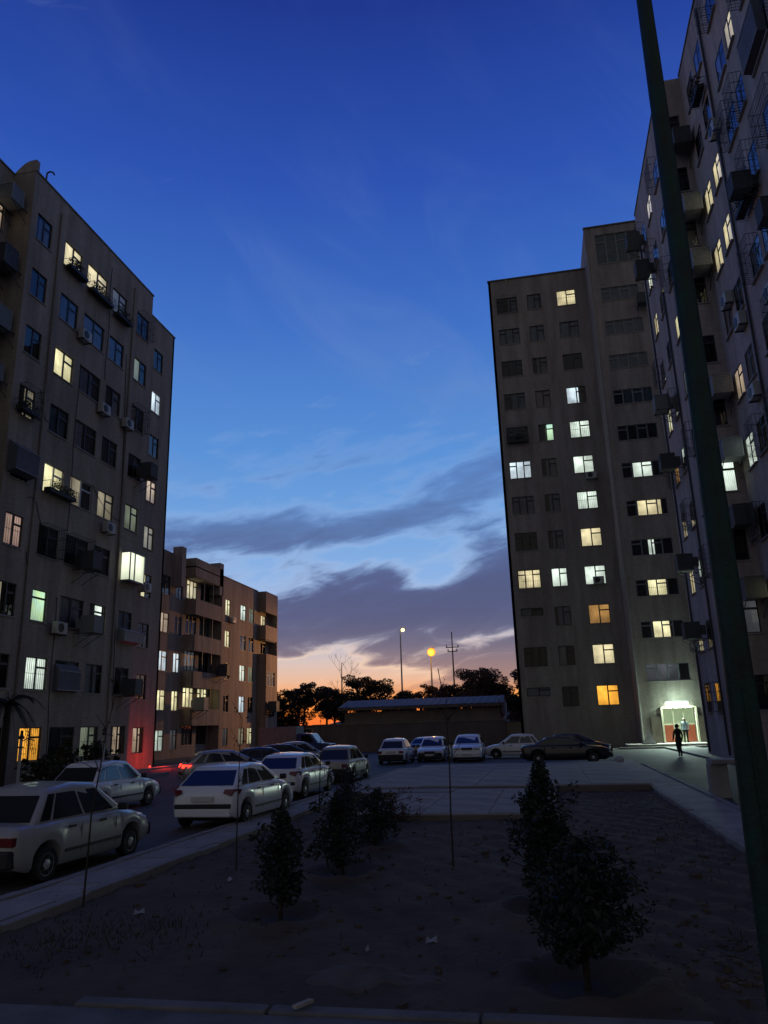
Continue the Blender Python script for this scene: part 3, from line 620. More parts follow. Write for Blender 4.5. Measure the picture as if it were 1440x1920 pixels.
# balcony block
plain(FB, -29.2, -28.2, 59.2, 59.4, 14.6, 16.2, 'brick_warm'); plain(FB, -28.4, -28.2, 59.4, 64.8, 14.6, 16.2, 'brick_warm'); plain(FB, -29.2, -28.2, 64.8, 65.0, -.1, 16.2, 'brick_warm')
fk = (-29.2, 59.2, 0); hk = [(x, x+2.0, 3*k+.9, 3*k+2.5) for k in range(5) for x in (.5, 3.2)]
facade(FB, fk, PX, 5.6, -.1, 16.0, hk, 'brick_grey')
for k in range(5):
    for i, x in enumerate((.5, 3.2)): window(FB, fk, PX, x, 3*k+.9, 2.0, 1.6, ['..fgM', '.Y.g.', '...g.'][i if k != 1 else 1][k], (0, 1), 'three')
for k in range(1, 6):
    z = 3*k-1.0
    bl = plain(FB, -29.2, -28.3, 59.42, 64.78, z+.55, z+.70, 'concrete', 'balcony')
    if k < 5:
        part('parapet', MB().box(-28.32+34, -28.2+34, 59.42-66, 64.78-66, z+.42, z+1.75), 'brick_warm', bl)
        part('parapet', MB().box(-29.2+34, -28.33+34, 59.3-66, 59.42-66, z+.42, z+1.75), 'brick_warm', bl)
        for y in (61.2, 63.0): part('post', MB().box(-28.36+34, -28.28+34, y-66, y+.07-66, z+1.75, z+3.55), 'steel_dark', bl)
# pylon fins above the roofline
plain(FB, -29.2, -28.35, 56.9, 57.6, 13.4, 16.7, 'brick_grey', 'pylon'); plain(FB, -29.2, -28.2, 64.2, 65.0, 13.8, 16.75, 'brick_grey', 'pylon')
fg = (-29.4, 65.0, 0); hg = [(x, x+w, z-HB, z) for x, w in ((3.4, 1.2), (7.2, 1.5), (9.5, 1.35)) for z in topB]
facade(FB, fg, PX, 12.0, -.1, 16.2, hg, 'brick_warm')
for x, w, cs in ((3.4, 1.2, 'YY.gf'), (7.2, 1.5, 'WgWCd'), (9.5, 1.35, 'D.D.Y')):
    for r, z in enumerate(topB): window(FB, fg, PX, x, z-HB, w, HB, cs[r], (0, 1), 'two', 'frame_dark', 'bars' if r == 4 else None)
# end stack of bay balconies
plain(FB, -29.4, -28.5, 77.0, 77.2, -.1, 9.6, 'brick_warm'); fe = (-28.5, 77.0, 0)
he = [(.5, 2.9, 3.2, 4.7), (.5, 2.9, 6.3, 7.8)]
facade(FB, fe, PX, 3.5, -.1, 9.6, he, 'brick_warm')
for i, h_ in enumerate(he): window(FB, fe, PX, h_[0], h_[2], 2.4, 1.5, '.g'[i], (0, 1), 'three')
plain(FB, -29.4, -28.5, 77.0, 77.2, 14.0, 16.2, 'brick_warm'); plain(FB, -28.7, -28.5, 77.2, 80.5, 14.0, 16.2, 'brick_warm'); plain(FB, -28.7, -28.5, 77.0, 80.5, 11.1, 12.6, 'brick_warm'); plain(FB, -29.4, -28.7, 77.0, 77.2, 11.1, 12.6, 'brick_warm')
plain(FB, -29.4, -28.6, 77.2, 80.4, 11.0, 11.1, 'concrete', 'balcony'); plain(FB, -29.4, -28.6, 77.2, 80.4, 9.5, 9.6, 'concrete', 'balcony')
fh = (-29.4, 77.0, 0); hh = [(.9, 2.4, 12.3, 13.8), (.9, 2.4, 9.7, 10.9)]
facade(FB, fh, PX, 3.5, 9.4, 16.2, hh, 'brick_warm')
for h_, c in zip(hh, 'M.'): window(FB, fh, PX, h_[0], h_[2], 1.5, h_[3]-h_[2], c)
plain(FB, -42, -28.5, 80.5, 80.7, -.1, 16.2, 'brick_warm'); plain(FB, -42, -29.2, 46.8, 47.0, -.1, 16.2, 'brick_warm'); plain(FB, -42.2, -42, 46.8, 80.7, -.1, 16.2, 'brick_warm'); plain(FB, -42, -29.45, 47, 80.5, 15.3, 15.5, 'coping', 'roof')
plain(FB, -29.55, -29.35, 65.1, 76.9, 16.202, 16.28, 'coping', 'coping'); plain(FB, -29.4, -28.2, 59.2, 65.0, 15.4, 15.5, 'coping', 'roof')

# ------------------------------------------------------------------ evaporative coolers, condensers, window plant cages
def cooler_proto(dark):
    m = 'louvre_dark' if dark else 'louvre'
    r = thing('evaporative_cooler', 'x', 'cooler')
    part('cabinet', MB().box(-.42, .42, -.42, .42, .02, .06).box(-.42, .42, -.42, .42, .90, .94).box(-.38, .38, -.38, .38, .06, .90)
         .box(-.42, -.37, -.42, -.37, .06, .9).box(.37, .42, -.42, -.37, .06, .9).box(-.42, -.37, .37, .42, .06, .9).box(.37, .42, .37, .42, .06, .9), m, r)
    mb = MB()
    for k in range(9): mb.box(-.36, .36, -.012, .012, .10+k*.087, .155+k*.087)
    me = mb.mesh('louvre_panel', m)
    for a in (0, PX, MX): link('louvre_panel', me, r, (math.sin(a)*.40, -math.cos(a)*.40, 0), a)
    for sx in (-.425, .425): part('bracket', MB().box(sx-.025, sx+.025, -.45, .75, -.04, .0).tube([(sx, -.4, -.02), (sx, .74, -.7)], .018, 5), 'steel_dark', r)
    part('duct', MB().box(-.24, .24, .38, .72, .25, .75), m, r)
    return r
CP = [cooler_proto(False), cooler_proto(True)]
used = [False, False]
def cooler(label, loc, rz, dark=0, sc=1.0):
    o = CP[dark] if not used[dark] else copy_tree(CP[dark]); used[dark] = True
    o.location = loc; o.rotation_euler = (0, 0, rz); o.scale = (sc,)*3; o['label'] = label; o['group'] = 'evaporative coolers on the facades'
# a facade facing +X: cooler's back (+y local) must point to -X -> rotate +90
cooler('pale grey cooler box beside the swept parapet shoulder', (-22.75, 26.6, 26.05), FR, 0, .95)
cooler('grey cooler box under the third floor from the top by the recessed near bay', (-22.75, 26.6, 19.6), FR, 0, 1.05)
cooler('dark cooler box in the recessed near bay, second floor from the top', (-22.75, 26.6, 22.7), FR, 1, 1.05)
cooler('pale cooler box in the recessed near bay above the yellow lit balcony', (-22.75, 26.6, 17.1), FR, 0, .9)
cooler('big dark cooler box hung between the bare windows of the fourth floor', (-21.4, 33.2, 9.75), PX, 1, .95)
cooler('dark cooler box just above the peach lit window at the left block edge', (-21.42, 38.3, 16.1), PX, 1, .9)
cooler('blue grey cooler box low on the left block above the red glow', (-21.42, 37.9, 3.9), PX, 1, .9)
cooler('grey cooler box under a dim window of the left block, beside the white lit slit', (-21.35, 33.6, 6.7), PX, 0, .9)
for z, dk, lab in ((24.3, 0, 'pale cooler box beside the topmost pair of lit windows, behind the green pole'), (21.4, 0, 'pale cooler box one floor under the topmost one behind the green pole'), (15.2, 0, 'grey cooler box above the green lit window corner of the right block'), (12.3, 0, 'large cooler box glowing green beside the brightly lit corner window'), (9.4, 1, 'dark cooler box below the green lit corner window'), (6.4, 1, 'lowest dark cooler box of the right block corner'), (28.0, 1, 'uppermost dark cooler box at the step of the right roofline')):
    cooler(lab, (8.45, 32.75, z), FR, dk, .95)
for y, z, dk, lab in ((41.9, 28.9, 1, 'dark cooler box high on the far end of the right block against the sky'), (40.2, 25.9, 1, 'dark cooler box over the bright narrow window on the right block end'), (40.0, 17.6, 0, 'bluish cooler box above the orange lit window on the right block end'), (40.6, 14.5, 1, 'black cooler box half way up the right block end wall'), (39.7, 8.9, 1, 'black cooler box with pipes low on the right block end wall'), (40.3, 5.6, 1, 'cooler box nearest the lit entrance on the right block')):
    cooler(lab, (7.25, y, z), MX, dk, .9)
for y, z, lab in ((25.9, 20.2, 'dark cooler box on the right block below the blue panes'), (23.6, 17.4, 'lone dark cooler near the edge of the right block')):
    cooler(lab, (8.42, y, z), MX, 1, .8)
cooler('dark cooler box hung between balcony floors of the five storey block', (-27.6, 64.3, 6.6), PX, 1, 1.05)
cooler('pale cooler box glowing beside the yellow lit balcony of the five storey block', (-27.6, 59.8, 3.6), PX, 0, 1.1)
cooler('dark cooler box on the bay end of the five storey block', (-27.9, 78.0, 3.7), PX, 1, 1.1)
cooler('dark cooler box on the tower beside the upper stair window', (10.0, 56.8, 33.3), FR, 1, .95)

def condenser(label, loc, rz):
    r = thing('air_conditioner', label, 'air conditioner', loc, rz, 'split air conditioners on the facades')
    part('casing', MB().box(-.40, .40, -.30, .0, 0, .55), 'ac_white', r, bevel=.02)
    part('fan_grille', MB().lathe([(.21, 0), (.21, .02), (.05, .03), (.0, .03)], 16, M=Matrix.Translation((-.10, -.30, .28)) @ Matrix.Rotation(PX, 4, 'X')), 'plastic_black', r)
    for sx in (-.32, .32): part('bracket', MB().box(sx-.02, sx+.02, -.34, .08, -.05, 0), 'steel_dark', r)
condenser('outdoor air conditioner under the dim yellow window of the left block', (-21.98, 35.3, 12.15), PX)
condenser('lit up outdoor air conditioner at the recessed far bay of the left block', (-23.15, 41.6, 10.1), PX)
condenser('outdoor air conditioner on the tower under the sixth white window', (4.9, 59.9, 20.3), FR)
condenser('outdoor air conditioner on the tower in front of the ninth white window', (4.6, 59.9, 11.9), FR)
condenser('outdoor air conditioner under the top lit window of the five storey block', (-29.25, 69.6, 11.95), PX)

for k, (x, y, z) in enumerate(((8.98, 28.9, 25.3), (8.98, 29.9, 16.9), (8.98, 31.2, 18.6), (8.98, 27.0, 13.0), (8.98, 26.0, 15.9), (8.98, 29.6, 13.7))):
    condenser('outdoor air conditioner among the window cages of the right block', (x, y, z), MX)
for x, y, z, lab in ((-22.0, 31.9, 21.6, 'outdoor air conditioner in the second window row below the left block roof'), (-22.0, 36.5, 18.5, 'outdoor air conditioner left of a window cage in the third row of the left block'), (-22.0, 34.1, 18.4, 'outdoor air conditioner between two bare dark windows in the third row of the left block'), (-22.0, 31.8, 6.5, 'outdoor air conditioner beside the green lit window of the left block')):
    condenser(lab, (x, y, z), PX)

def leaves(mb, c, rx, ry, rz_, n, size, rr, flat=.35):
    for _ in range(n):
        while True:
            p = Vector((rr.uniform(-1, 1), rr.uniform(-1, 1), rr.uniform(-1, 1)))
            if p.length < 1: break
        p = p*(p.length**-.25 if p.length > .05 else 1)
        if p.length > 1.08: p *= 1/p.length
        q = Vector(c)+Vector((p.x*rx, p.y*ry, p.z*rz_)); s = size*rr.uniform(.6, 1.3)
        a = Vector((rr.gauss(0, 1), rr.gauss(0, 1), rr.gauss(0, .7))).normalized(); b = a.cross(Vector((rr.gauss(0, 1), rr.gauss(0, 1), rr.gauss(0, 1)))).normalized()
        k = len(mb.v); mb.v += [tuple(q-a*s), tuple(q+b*s*.45), tuple(q+a*s), tuple(q-b*s*.45)]; mb.f.append((k, k+1, k+2, k+3)); mb.m.append(0)
def leaf_mesh(mb, name, m):
    me = bpy.data.meshes.new(name); me.from_pydata(mb.v, [], mb.f); me.materials.append(MT[m]); me.update(); return me
def plant_cage(label, loc, rz, w, seed):
    r = thing('flower_cage', label, 'planter', loc, rz, 'plant cages under the windows'); rr = random.Random(seed)
    mb = MB(); n = int(w/.16)
    for i in range(n+1):
        x = w*i/n; mb.box(x-.007, x+.007, -.45, -.436, 0, .5); mb.box(x-.006, x+.006, -.44, 0, -.012, 0)
    for z in (0, .25, .5): mb.box(0, w, -.462, -.45, z-.008, z+.008)
    for x in (0, w): mb.box(x-.01, x+.01, -.44, .0, .49, .51)
    part('cage', mb, 'steel_dark', r)
    part('trough', MB().box(.05, w-.05, -.40, -.08, .01, .20), 'plastic_black', r)
    ml = MB(); 
    for k in range(int(w*4)): leaves(ml, (rr.uniform(.1, w-.1), -.25+rr.uniform(-.15, .1), .32+rr.uniform(-.1, .25)), .18, .2, .2, 60, .055, rr)
    link('foliage', leaf_mesh(ml, 'foliage', 'leaf'), r)
plant_cage('plant cage under the leftmost lit top floor window', (-22.08, 30.0, 24.75), PX, 1.6, 1)
plant_cage('plant cage under the second lit top floor window', (-22.08, 32.0, 24.65), PX, 2.1, 2)
plant_cage('plant cage under the unlit top floor window', (-22.08, 34.5, 24.6), PX, 1.6, 3)
plant_cage('overgrown plant cage under the yellow window with a white frame', (-22.08, 29.9, 12.9), PX, 2.2, 4)
plant_cage('plant cage on the yellow lit corner balcony of the left block', (-22.08, 27.5, 16.0), PX, 1.3, 5)
plant_cage('plant cage with hanging leaves on the right block', (8.98, 27.6, 20.2), MX, 1.7, 6)
plant_cage('plant cage high on the right block near the roof edge', (8.98, 30.7, 28.3), MX, 1.3, 7)
plant_cage('plant cage under a dark window of the tower, fifth from the top', (-1.5, 59.98, 23.9), FR, 1.7, 8)
def cover_box(label, loc, rz, w, d, h, m):
    r = thing('balcony_cover', label, 'awning', loc, rz)
    part('sheet', MB().add([(0, 0, h), (w, 0, h), (w, -d, h*.72), (0, -d, h*.72), (0, -d*.9, 0), (w, -d*.9, 0), (0, 0, -.1), (w, 0, -.1)], [(0, 1, 2, 3), (3, 2, 5, 4), (0, 3, 4, 6), (1, 7, 5, 2), (6, 4, 5, 7)]), m, r)
    part('rail', MB().tube([(-.02, -d-.01, h*.72), (w+.02, -d-.01, h*.72)], .02, 6).tube([(-.02, -d*.9-.01, 0), (w+.02, -d*.9-.01, 0)], .02, 6), 'steel_galv', r)
cover_box('canvas covered balcony box under the yellow lit corner balcony', (-22.09, 27.45, 13.2), PX, 1.5, .5, 1.35, 'tarp')
cover_box('grey panelled balcony box low on the left block edge', (-22.09, 37.2, 6.75), PX, 1.9, .45, .7, 'louvre')
cover_box('sheet covered window box above the street lamp post of the left block', (-22.09, 32.0, 4.0), PX, 1.7, .3, 1.2, 'tarp')
cover_box('dark fabric shade hung high on the right block by the frame edge', (8.99, 24.3, 23.9), MX, 1.9, .35, 1.7, 'tarp')

# ------------------------------------------------------------------ boundary wall, shed, lamps, mast
bw = thing('boundary_wall', 'low dark plastered wall behind the parked cars, below the shed', 'wall', (-11, 62, 0))
part('wall', MB().box(-7.8, 7.75, 0, .25, -.1, 2.12), 'wall_dark', bw); part('coping', MB().box(-7.85, 7.8, -.05, .3, 2.122, 2.2), 'wall_dull', bw)
for i in range(6): part('pier', MB().box(-7.6+i*3.0, -7.3+i*3.0, -.06, -.002, -.1, 2.1), 'wall_dark', bw)
sh = thing('shed', 'long low shed with a sloping pale metal roof behind the boundary wall', 'shed', (-11.4, 70, 0))
part('wall', MB().box(-6.9, 7.3, .3, .5, -.1, 3.2).box(-6.9, -6.7, .5, 7.5, -.1, 3.2).box(7.1, 7.3, .5, 7.5, -.1, 3.9).box(-6.9, 7.3, 7.5, 7.7, -.1, 3.15), 'wall_dull', sh)
for i in range(9): part('post', MB().box(-6.8+i*1.72, -6.62+i*1.72, .32, .48, 3.2, 3.75), 'wall_dark', sh)
mb = MB(); n = 48
for i in range(n+1):
    x = -7.4+15.0*i/n; z = .035*(i % 2); mb.v += [(x, -.25, 3.62+z), (x, 3.4, 4.32+z), (x, 7.9, 3.7+z)]
for i in range(n):
    a = i*3; mb.f += [(a, a+3, a+4, a+1), (a+1, a+4, a+5, a+2)]; mb.m += [0, 0]
part('roof', mb, 'roof_metal', sh); part('fascia', MB().box(-7.4, 7.6, -.27, -.2, 3.36, 3.60), 'wall_dark', sh); part('gable', MB().prism([(-.2, 3.6), (3.4, 4.3), (7.9, 3.66), (7.7, 2.6), (-.1, 2.6)], 0, .1, M=Matrix.Translation((7.5, 0, 0)) @ Matrix.Rotation(PX, 4, 'Z')), 'wall_dark', sh)
gw = thing('garden_wall', 'short cream wall glimpsed between the shed and the tower', 'wall', (-4.3, 72, 0)); part('wall', MB().box(-.3, 2.6, 0, .25, -.1, 1.9), 'wall_cream', gw); part('coping', MB().box(-.35, 2.65, -.05, .3, 1.902, 2.0), 'wall_dull', gw)
hut = thing('hut', 'little gabled hut far off between the shed and the tower', 'hut', (-2.6, 110, 0)); part('wall', MB().box(-1.6, 1.6, 0, 3, -.1, 2.0), 'wall_cream', hut); part('roof', MB().prism([(-1.9, 2.0), (1.9, 2.0), (0, 3.0)], -.2, 3.2), 'wall_dark', hut)
kb = thing('brick_building', 'low flat roofed brick building glowing behind the pines', 'building', (-33, 92, 0)); part('wall', MB().box(-9, 6.5, 0, 6, -.1, 2.1), 'wall_cream', kb); part('roof', MB().box(-9.3, 6.8, -.3, 6.3, 2.102, 2.25), 'wall_dark', kb)
for i in range(4): part('window', MB().box(-7+i*3.5, -5.6+i*3.5, -.06, -.002, .9, 1.8), 'frame_dark', kb)

def lamp_post(label, x, y, h, arm, mt, energy, col, lr=.27):
    r = thing('street_lamp', label, 'street lamp', (x, y, 0), 0, None)
    part('pole', MB().tube([(0, 0, -.1), (0, 0, h*.5), (0, 0, h)], [.16, .12, .08], 10), 'pole_grey', r, smooth=50)
    part('arm', MB().tube([(0, 0, h-.05), (arm*.5, 0, h+.12), (arm, 0, h+.1)], .05, 8), 'pole_grey', r, smooth=50)
    hd = part('lamp_head', MB().box(arm-.35, arm+.35, -.2, .2, h+.02, h+.2), 'pole_grey', r, bevel=.05)
    part('lens', MB().lathe([(lr*math.sin(t)+.004, -lr*math.cos(t)) for t in [k*math.pi/8 for k in range(9)]], 16, M=Matrix.Translation((arm, -.35, h-lr*.7))), mt, hd, smooth=60)
    part('service_box', MB().box(-.14, .14, -.3, -.1, 1.0, 1.7), 'steel_galv', r)
    ld = bpy.data.lights.new('lamp_light', 'SPOT'); ld.energy = energy; ld.color = col; ld.shadow_soft_size = .3; ld.spot_size = RAD(50); ld.spot_blend = 1.0
    lo = bpy.data.objects.new('lamp_light', ld); COL.objects.link(lo); lo.parent = r; lo.location = (arm, -1.2, h-.6); lo.rotation_euler = Vector((-15, -23.5, -4)).to_track_quat('-Z', 'Y').to_euler()
    sd_ = bpy.data.lights.new('lamp_spill', 'POINT'); sd_.energy = energy*.02; sd_.color = col; sd_.shadow_soft_size = .3; so = bpy.data.objects.new('lamp_spill', sd_); COL.objects.link(so); so.parent = r; so.location = (arm, -2.2, h-1.0)
lamp_post('tall pale street lamp with a small white light on its arm', -20.1, 110, 15.4, .45, 'sodium_small', 600, (1, .8, .45))
lamp_post('street lamp glaring orange over the trees', -14.35, 100, 11.35, .15, 'sodium', 18000, (1.0, .46, .14), .55)
ms = thing('mast', 'thin utility mast with cross arms and insulators behind the shed', 'mast', (-10.9, 95, 0))
part('pole', MB().tube([(0, 0, -.1), (0, 0, 12.9)], [.14, .06], 8), 'bark_pale', ms, smooth=50)
for z, w in ((11.0, .8), (10.5, .62)):
    part('cross_arm', MB().box(-w, w, -.06, .06, z-.05, z+.05), 'bark_pale', ms)
    for x in (-w+.08, w-.08): part('insulator', MB().lathe([(.03, 0), (.09, .06), (.05, .12), (.09, .18), (.03, .26)], 10, M=Matrix.Translation((x, 0, z+.05))), 'stone_white', ms)
st = thing('stay_pole', 'short leaning stay pole left of the utility mast', 'pole', (-12.6, 96, 0)); part('pole', MB().tube([(.9, 0, -.1), (-.35, 0, 8.6)], .05, 6), 'bark_pale', st)

# near green lamp post beside the camera
gp = thing('lamp_post', 'tall green tapering steel lamp post standing in the foreground', 'lamp post', (1.035, 4.6, .05))
part('pole', MB().tube([(0, 0, 0), (0, 0, 1.2), (.01, 0, 2.2), (.06, 0, 7.2), (.07, 0, 8.2)], [.098, .090, .076, .050, .046], 12), 'pole_green', gp, smooth=50)
part('base_plate', MB().box(-.2, .2, -.2, .2, -.01, .025), 'pole_green', gp)
for sx in (-.15, .15):
    for sy in (-.15, .15): part('bolt', MB().tube([(sx, sy, .02), (sx, sy, .07)], .015, 6), 'steel_dark', gp)
part('seam', MB().box(-.006, .006, -.093, -.086, .9, 2.1), 'pole_green', gp)
part('hatch', MB().box(-.05, .05, -.107, -.085, .5, .85), 'pole_green', gp)
part('arm', MB().tube([(.07, 0, 8.15), (.25, .1, 8.5), (.9, .4, 8.62)], .035, 8), 'pole_green', gp, smooth=50); part('lamp_head', MB().box(.75, 1.4, .28, .58, 8.58, 8.7), 'steel_galv', gp, bevel=.04)

# little posts at the left building
def yard_post(label, x, y, h):
    r = thing('yard_post', label, 'post', (x, y, 0), 0, None)
    part('tube', MB().tube([(0, 0, 0), (0, 0, h)], .055, 10), 'frame_white', r, smooth=50); part('cap', MB().lathe([(.10, 0), (.10, .08), (.06, .14), (.05, .30), (.0, .32)], 10, M=Matrix.Translation((0, 0, h))), 'steel_dark', r)
    part('bracket', MB().tube([(0, 0, h-.1), (.0, .35, h+.02), (.0, .75, h-.06)], .02, 6), 'steel_dark', r); part('collar', MB().box(-.07, .07, -.07, .07, h-.32, h-.26), 'steel_dark', r)
yard_post('white yard post in front of the orange lit grille window', -19.2, 26.2, 1.9)
yard_post('white yard post between the white sedan and the ground floor window', -18.9, 31.3, 1.95)
rl = thing('added_red_lamp', 'added unseen red floor lamp tinting the recessed corner of the left block red', 'lamp', (-22.55, 42.3, 0)); part('base', MB().box(-.1, .1, -.1, .1, 0, .05), 'plastic_black', rl); part('bulb', MB().lathe([(.02, .05), (.05, .08), (.05, .14), (.0, .17)], 10), 'added_red_bulb', rl)  # unseen red source, added to cast the red glow on this corner
ld = bpy.data.lights.new('added_red_glow', 'POINT'); ld.energy = 85; ld.color = (1, .04, .02); ld.shadow_soft_size = .45; lo = bpy.data.objects.new('added_red_glow', ld); COL.objects.link(lo); lo.parent = rl; lo.location = (.75, .1, .5)

# concrete post with slab beside the driveway
cp = thing('concrete_table', 'concrete pier carrying a flat slab beside the driveway', 'concrete slab', (4.05, 21.6, 0)); part('pier', MB().box(-.22, .22, -.2, .2, 0, .82), 'concrete_pale', cp, bevel=.02); part('slab', MB().box(-.15, 2.3, -.35, .45, .822, .92), 'concrete_pale', cp, bevel=.01); part('pier', MB().box(1.7, 2.1, -.2, .2, 0, .82), 'wall_dark', cp)
sb = thing('sandwich_board', 'white triangular stand beside the entrance step of the tower', 'sign', (6.5, 56.2, .26)); 
part('panel', MB().add([(-.42, -.3, 0), (.42, -.3, 0), (.0, 0, .95), (-.42, .3, 0), (.42, .3, 0)], [(0, 1, 2), (3, 2, 4)]), 'ac_white', sb); part('foot', MB().box(-.45, .45, -.33, -.27, 0, .05).box(-.45, .45, .27, .33, 0, .05), 'steel_dark', sb)
tag(part('boulder', MB().lathe([(.05, 0), (.20, .05), (.23, .16), (.17, .28), (.05, .34)], 9), 'stone_white', None, (3.0, 38.1, 0), smooth=70), 'whitewashed stone at the nose of the black sedan', 'stone')

# ------------------------------------------------------------------ litter
tag(part('plank', MB().box(-.022, .022, -.085, .085, 0, .02), 'wood_pale', None, (-1.86, 5.86, .118), -.5), 'pale piece of wood lying across the near kerb', 'wood')
def scrap(label, x, y, s, a):
    tag(part('paper_scrap', MB().add([(-s, -s*.6, .0), (s*.2, -s*.7, .03*s*10), (s, -s*.3, .0), (s*.9, s*.6, .05), (-.1*s, s*.7, .015), (-s*.8, s*.5, .045)], [(0, 1, 4, 5), (1, 2, 3, 4)]), 'paper', None, (x, y, soil_z(x, y)+.004), a), label, 'litter', None)
scrap('crumpled white paper near the pavement side of the soil', -4.69, 8.72, .06, .5); scrap('flat white wrapper in the middle of the bare soil', -1.24, 7.85, .055, .1); scrap('tiny white scrap left of the flat wrapper', -1.80, 7.6, .022, .8)
scrap('pale scrap between the pavement and the first small tree', -4.4, 10.6, .05, 1.2)

# ------------------------------------------------------------------ cars
def interp(pts, y):
    for (a, za), (b, zb) in zip(pts, pts[1:]):
        if a <= y <= b: return za+(zb-za)*(y-a)/(b-a) if b > a else za
    return pts[0][1] if y < pts[0][0] else pts[-1][1]
SPEC = {
 # L, W, H, wheel radius, rear axle, front axle, top curve (y,z), greenhouse base rear/front, roof rear/front, belt z
 'sedan': dict(L=3.80, W=1.60, H=1.44, R=.262, ya=-1.18, yf=1.14, top=[(-1.90, .62), (-1.87, .80), (-1.76, .87), (-1.15, .90), (.75, .87), (1.25, .81), (1.60, .73), (1.80, .63), (1.90, .48)], g=(-1.52, 1.02), r=(-1.02, .22), belt=.87, side=[(.05, .15, 1), (.18, .50, 1), (.53, .87, 1)], tail=.70, hl=.58),
 'hatch': dict(L=3.82, W=1.65, H=1.42, R=.285, ya=-1.25, yf=1.18, top=[(-1.91, .55), (-1.89, .80), (-1.78, .93), (-1.2, .95), (.75, .93), (1.25, .86), (1.60, .76), (1.82, .64), (1.91, .48)], g=(-1.78, 1.08), r=(-1.16, .12), belt=.93, side=[(.10, .22, 1), (.25, .52, 1), (.55, .85, 1)], tail=.82, hl=.68),
 'saloon': dict(L=4.40, W=1.69, H=1.38, R=.29, ya=-1.38, yf=1.29, top=[(-2.2, .62), (-2.17, .90), (-2.05, .95), (-1.35, .96), (.85, .91), (1.75, .82), (2.1, .70), (2.2, .55)], g=(-1.65, 1.10), r=(-.95, .32), belt=.92, side=[(.05, .22, .9), (.25, .52, 1), (.55, .86, 1)], tail=.75, hl=.66),
 'suv': dict(L=4.1, W=1.72, H=1.52, R=.31, ya=-1.3, yf=1.29, top=[(-2.05, .60), (-2.03, .90), (-1.92, 1.02), (-1.3, 1.03), (.85, 1.0), (1.55, .93), (1.93, .80), (2.05, .58)], g=(-1.95, 1.15), r=(-1.62, .25), belt=1.0, side=[(.06, .22, 1), (.25, .52, 1), (.55, .87, 1)], tail=.92, hl=.76)}
def car_mesh_parts(kind):
    s = SPEC[kind]; L, Wd, H, R = s['L'], s['W'], s['H'], s['R']; Ra = R+.07; out = {}
    ys = {-L/2, L/2}
    for a, _ in s['top']: ys.add(a)
    k = 22
    for i in range(k+1): ys.add(-L/2+L*i/k)
    for d_ in (.01, .03, .06, .10, .15, .20): ys.add(-L/2+d_); ys.add(L/2-d_)
    for yc in (s['ya'], s['yf']):
        for i in range(11): ys.add(yc-Ra*math.cos(math.pi*i/10))
        ys.add(yc-Ra-.004); ys.add(yc+Ra+.004)
    ys = sorted(y for y in ys if -L/2 <= y <= L/2)
    def zbot(y):
        z = .20+.10*max(0, (abs(y)-L/2+.35)/.35)
        for yc in (s['ya'], s['yf']):
            if abs(y-yc) <= Ra+1e-6: z = max(z, R+math.sqrt(max(0, Ra*Ra-(y-yc)**2)))
        return z
    mb = MB(); rings = []
    for y in ys:
        zb, zt = zbot(y), interp(s['top'], y); e = abs(y)/(L/2)
        u = max(0.0, (abs(y)-(L/2-.22))/.22); q = 1-math.sqrt(max(0.0, 1-u*u))
        w = Wd/2*(1-.07*e**4-.17*q); zt = max(zt-.05*q, zb+.06); zb = zb+.05*q; d = zt-zb
        half = [(w-.06, zb), (w-.015, zb+d*.10), (w, zb+d*.35), (w-.004, zb+d*.55), (w-.022, zb+d*.76), (w-.055, zt-.045), (w-.095, zt-.012), (w-.17, zt+.004), (w*.45, zt+.022), (0, zt+.028)]
        ring = half + [(-x, z) for x, z in half[-2::-1]]
        rings.append([(x, y, z) for x, z in ring])
    n = len(rings[0]); vs = [p for r in rings for p in r]; fs = []
    for i in range(len(rings)-1):
        for j in range(n-1): fs.append((i*n+j, i*n+j+1, (i+1)*n+j+1, (i+1)*n+j))
        fs.append((i*n+n-1, i*n, (i+1)*n, (i+1)*n+n-1))
    fs += [tuple(range(n)), tuple((len(rings)-1)*n+j for j in range(n-1, -1, -1))]
    mb.add(vs, fs); out['body'] = mb
    gb, gf = s['g']; rb, rf = s['r']; zb = s['belt']-.03; wb = Wd/2-.075; wt = Wd/2-.235
    mid = (rb+rf)/2
    base = [(-wb, gb, zb), (wb, gb, zb), (wb, gf, zb), (-wb, gf, zb)]; top = [(-wt, rb, H-.065), (wt, rb, H-.065), (wt, rf, H-.05), (-wt, rf, H-.05)]
    mbc = MB(); mbc.add(base+top+[(-wt, mid, H-.01), (wt, mid, H-.01), (0, mid, H+.022), (0, rb, H-.045), (0, rf, H-.028)],
        [(0, 1, 5, 11, 4), (2, 3, 7, 12, 6), (1, 2, 6, 9, 5), (3, 0, 4, 8, 7), (4, 11, 10, 8), (11, 5, 9, 10), (8, 10, 12, 7), (10, 9, 6, 12), (3, 2, 1, 0)]); out['cabin'] = mbc
    def side_pt(sg, u, t, off=.008):
        y = (gb+(gf-gb)*u)*(1-t)+(rb+(rf-rb)*u)*t; z = zb+(H-.055-zb)*t; x = wb+(wt-wb)*t
        return (sg*(x+off), y, z+off*.3)
    sides = []
    for sg in (-1, 1):
        for (u0, u1, _) in s['side']:
            q = [side_pt(sg, u0, .12), side_pt(sg, u1, .12), side_pt(sg, u1, .83), side_pt(sg, u0, .83)]
            inn = [side_pt(sg, u0, .12, -.01), side_pt(sg, u1, .12, -.01), side_pt(sg, u1, .83, -.01), side_pt(sg, u0, .83, -.01)]
            sides.append(MB().add(q+inn, [(0, 1, 2, 3), (7, 6, 5, 4), (0, 4, 5, 1), (1, 5, 6, 2), (2, 6, 7, 3), (3, 7, 4, 0)]))
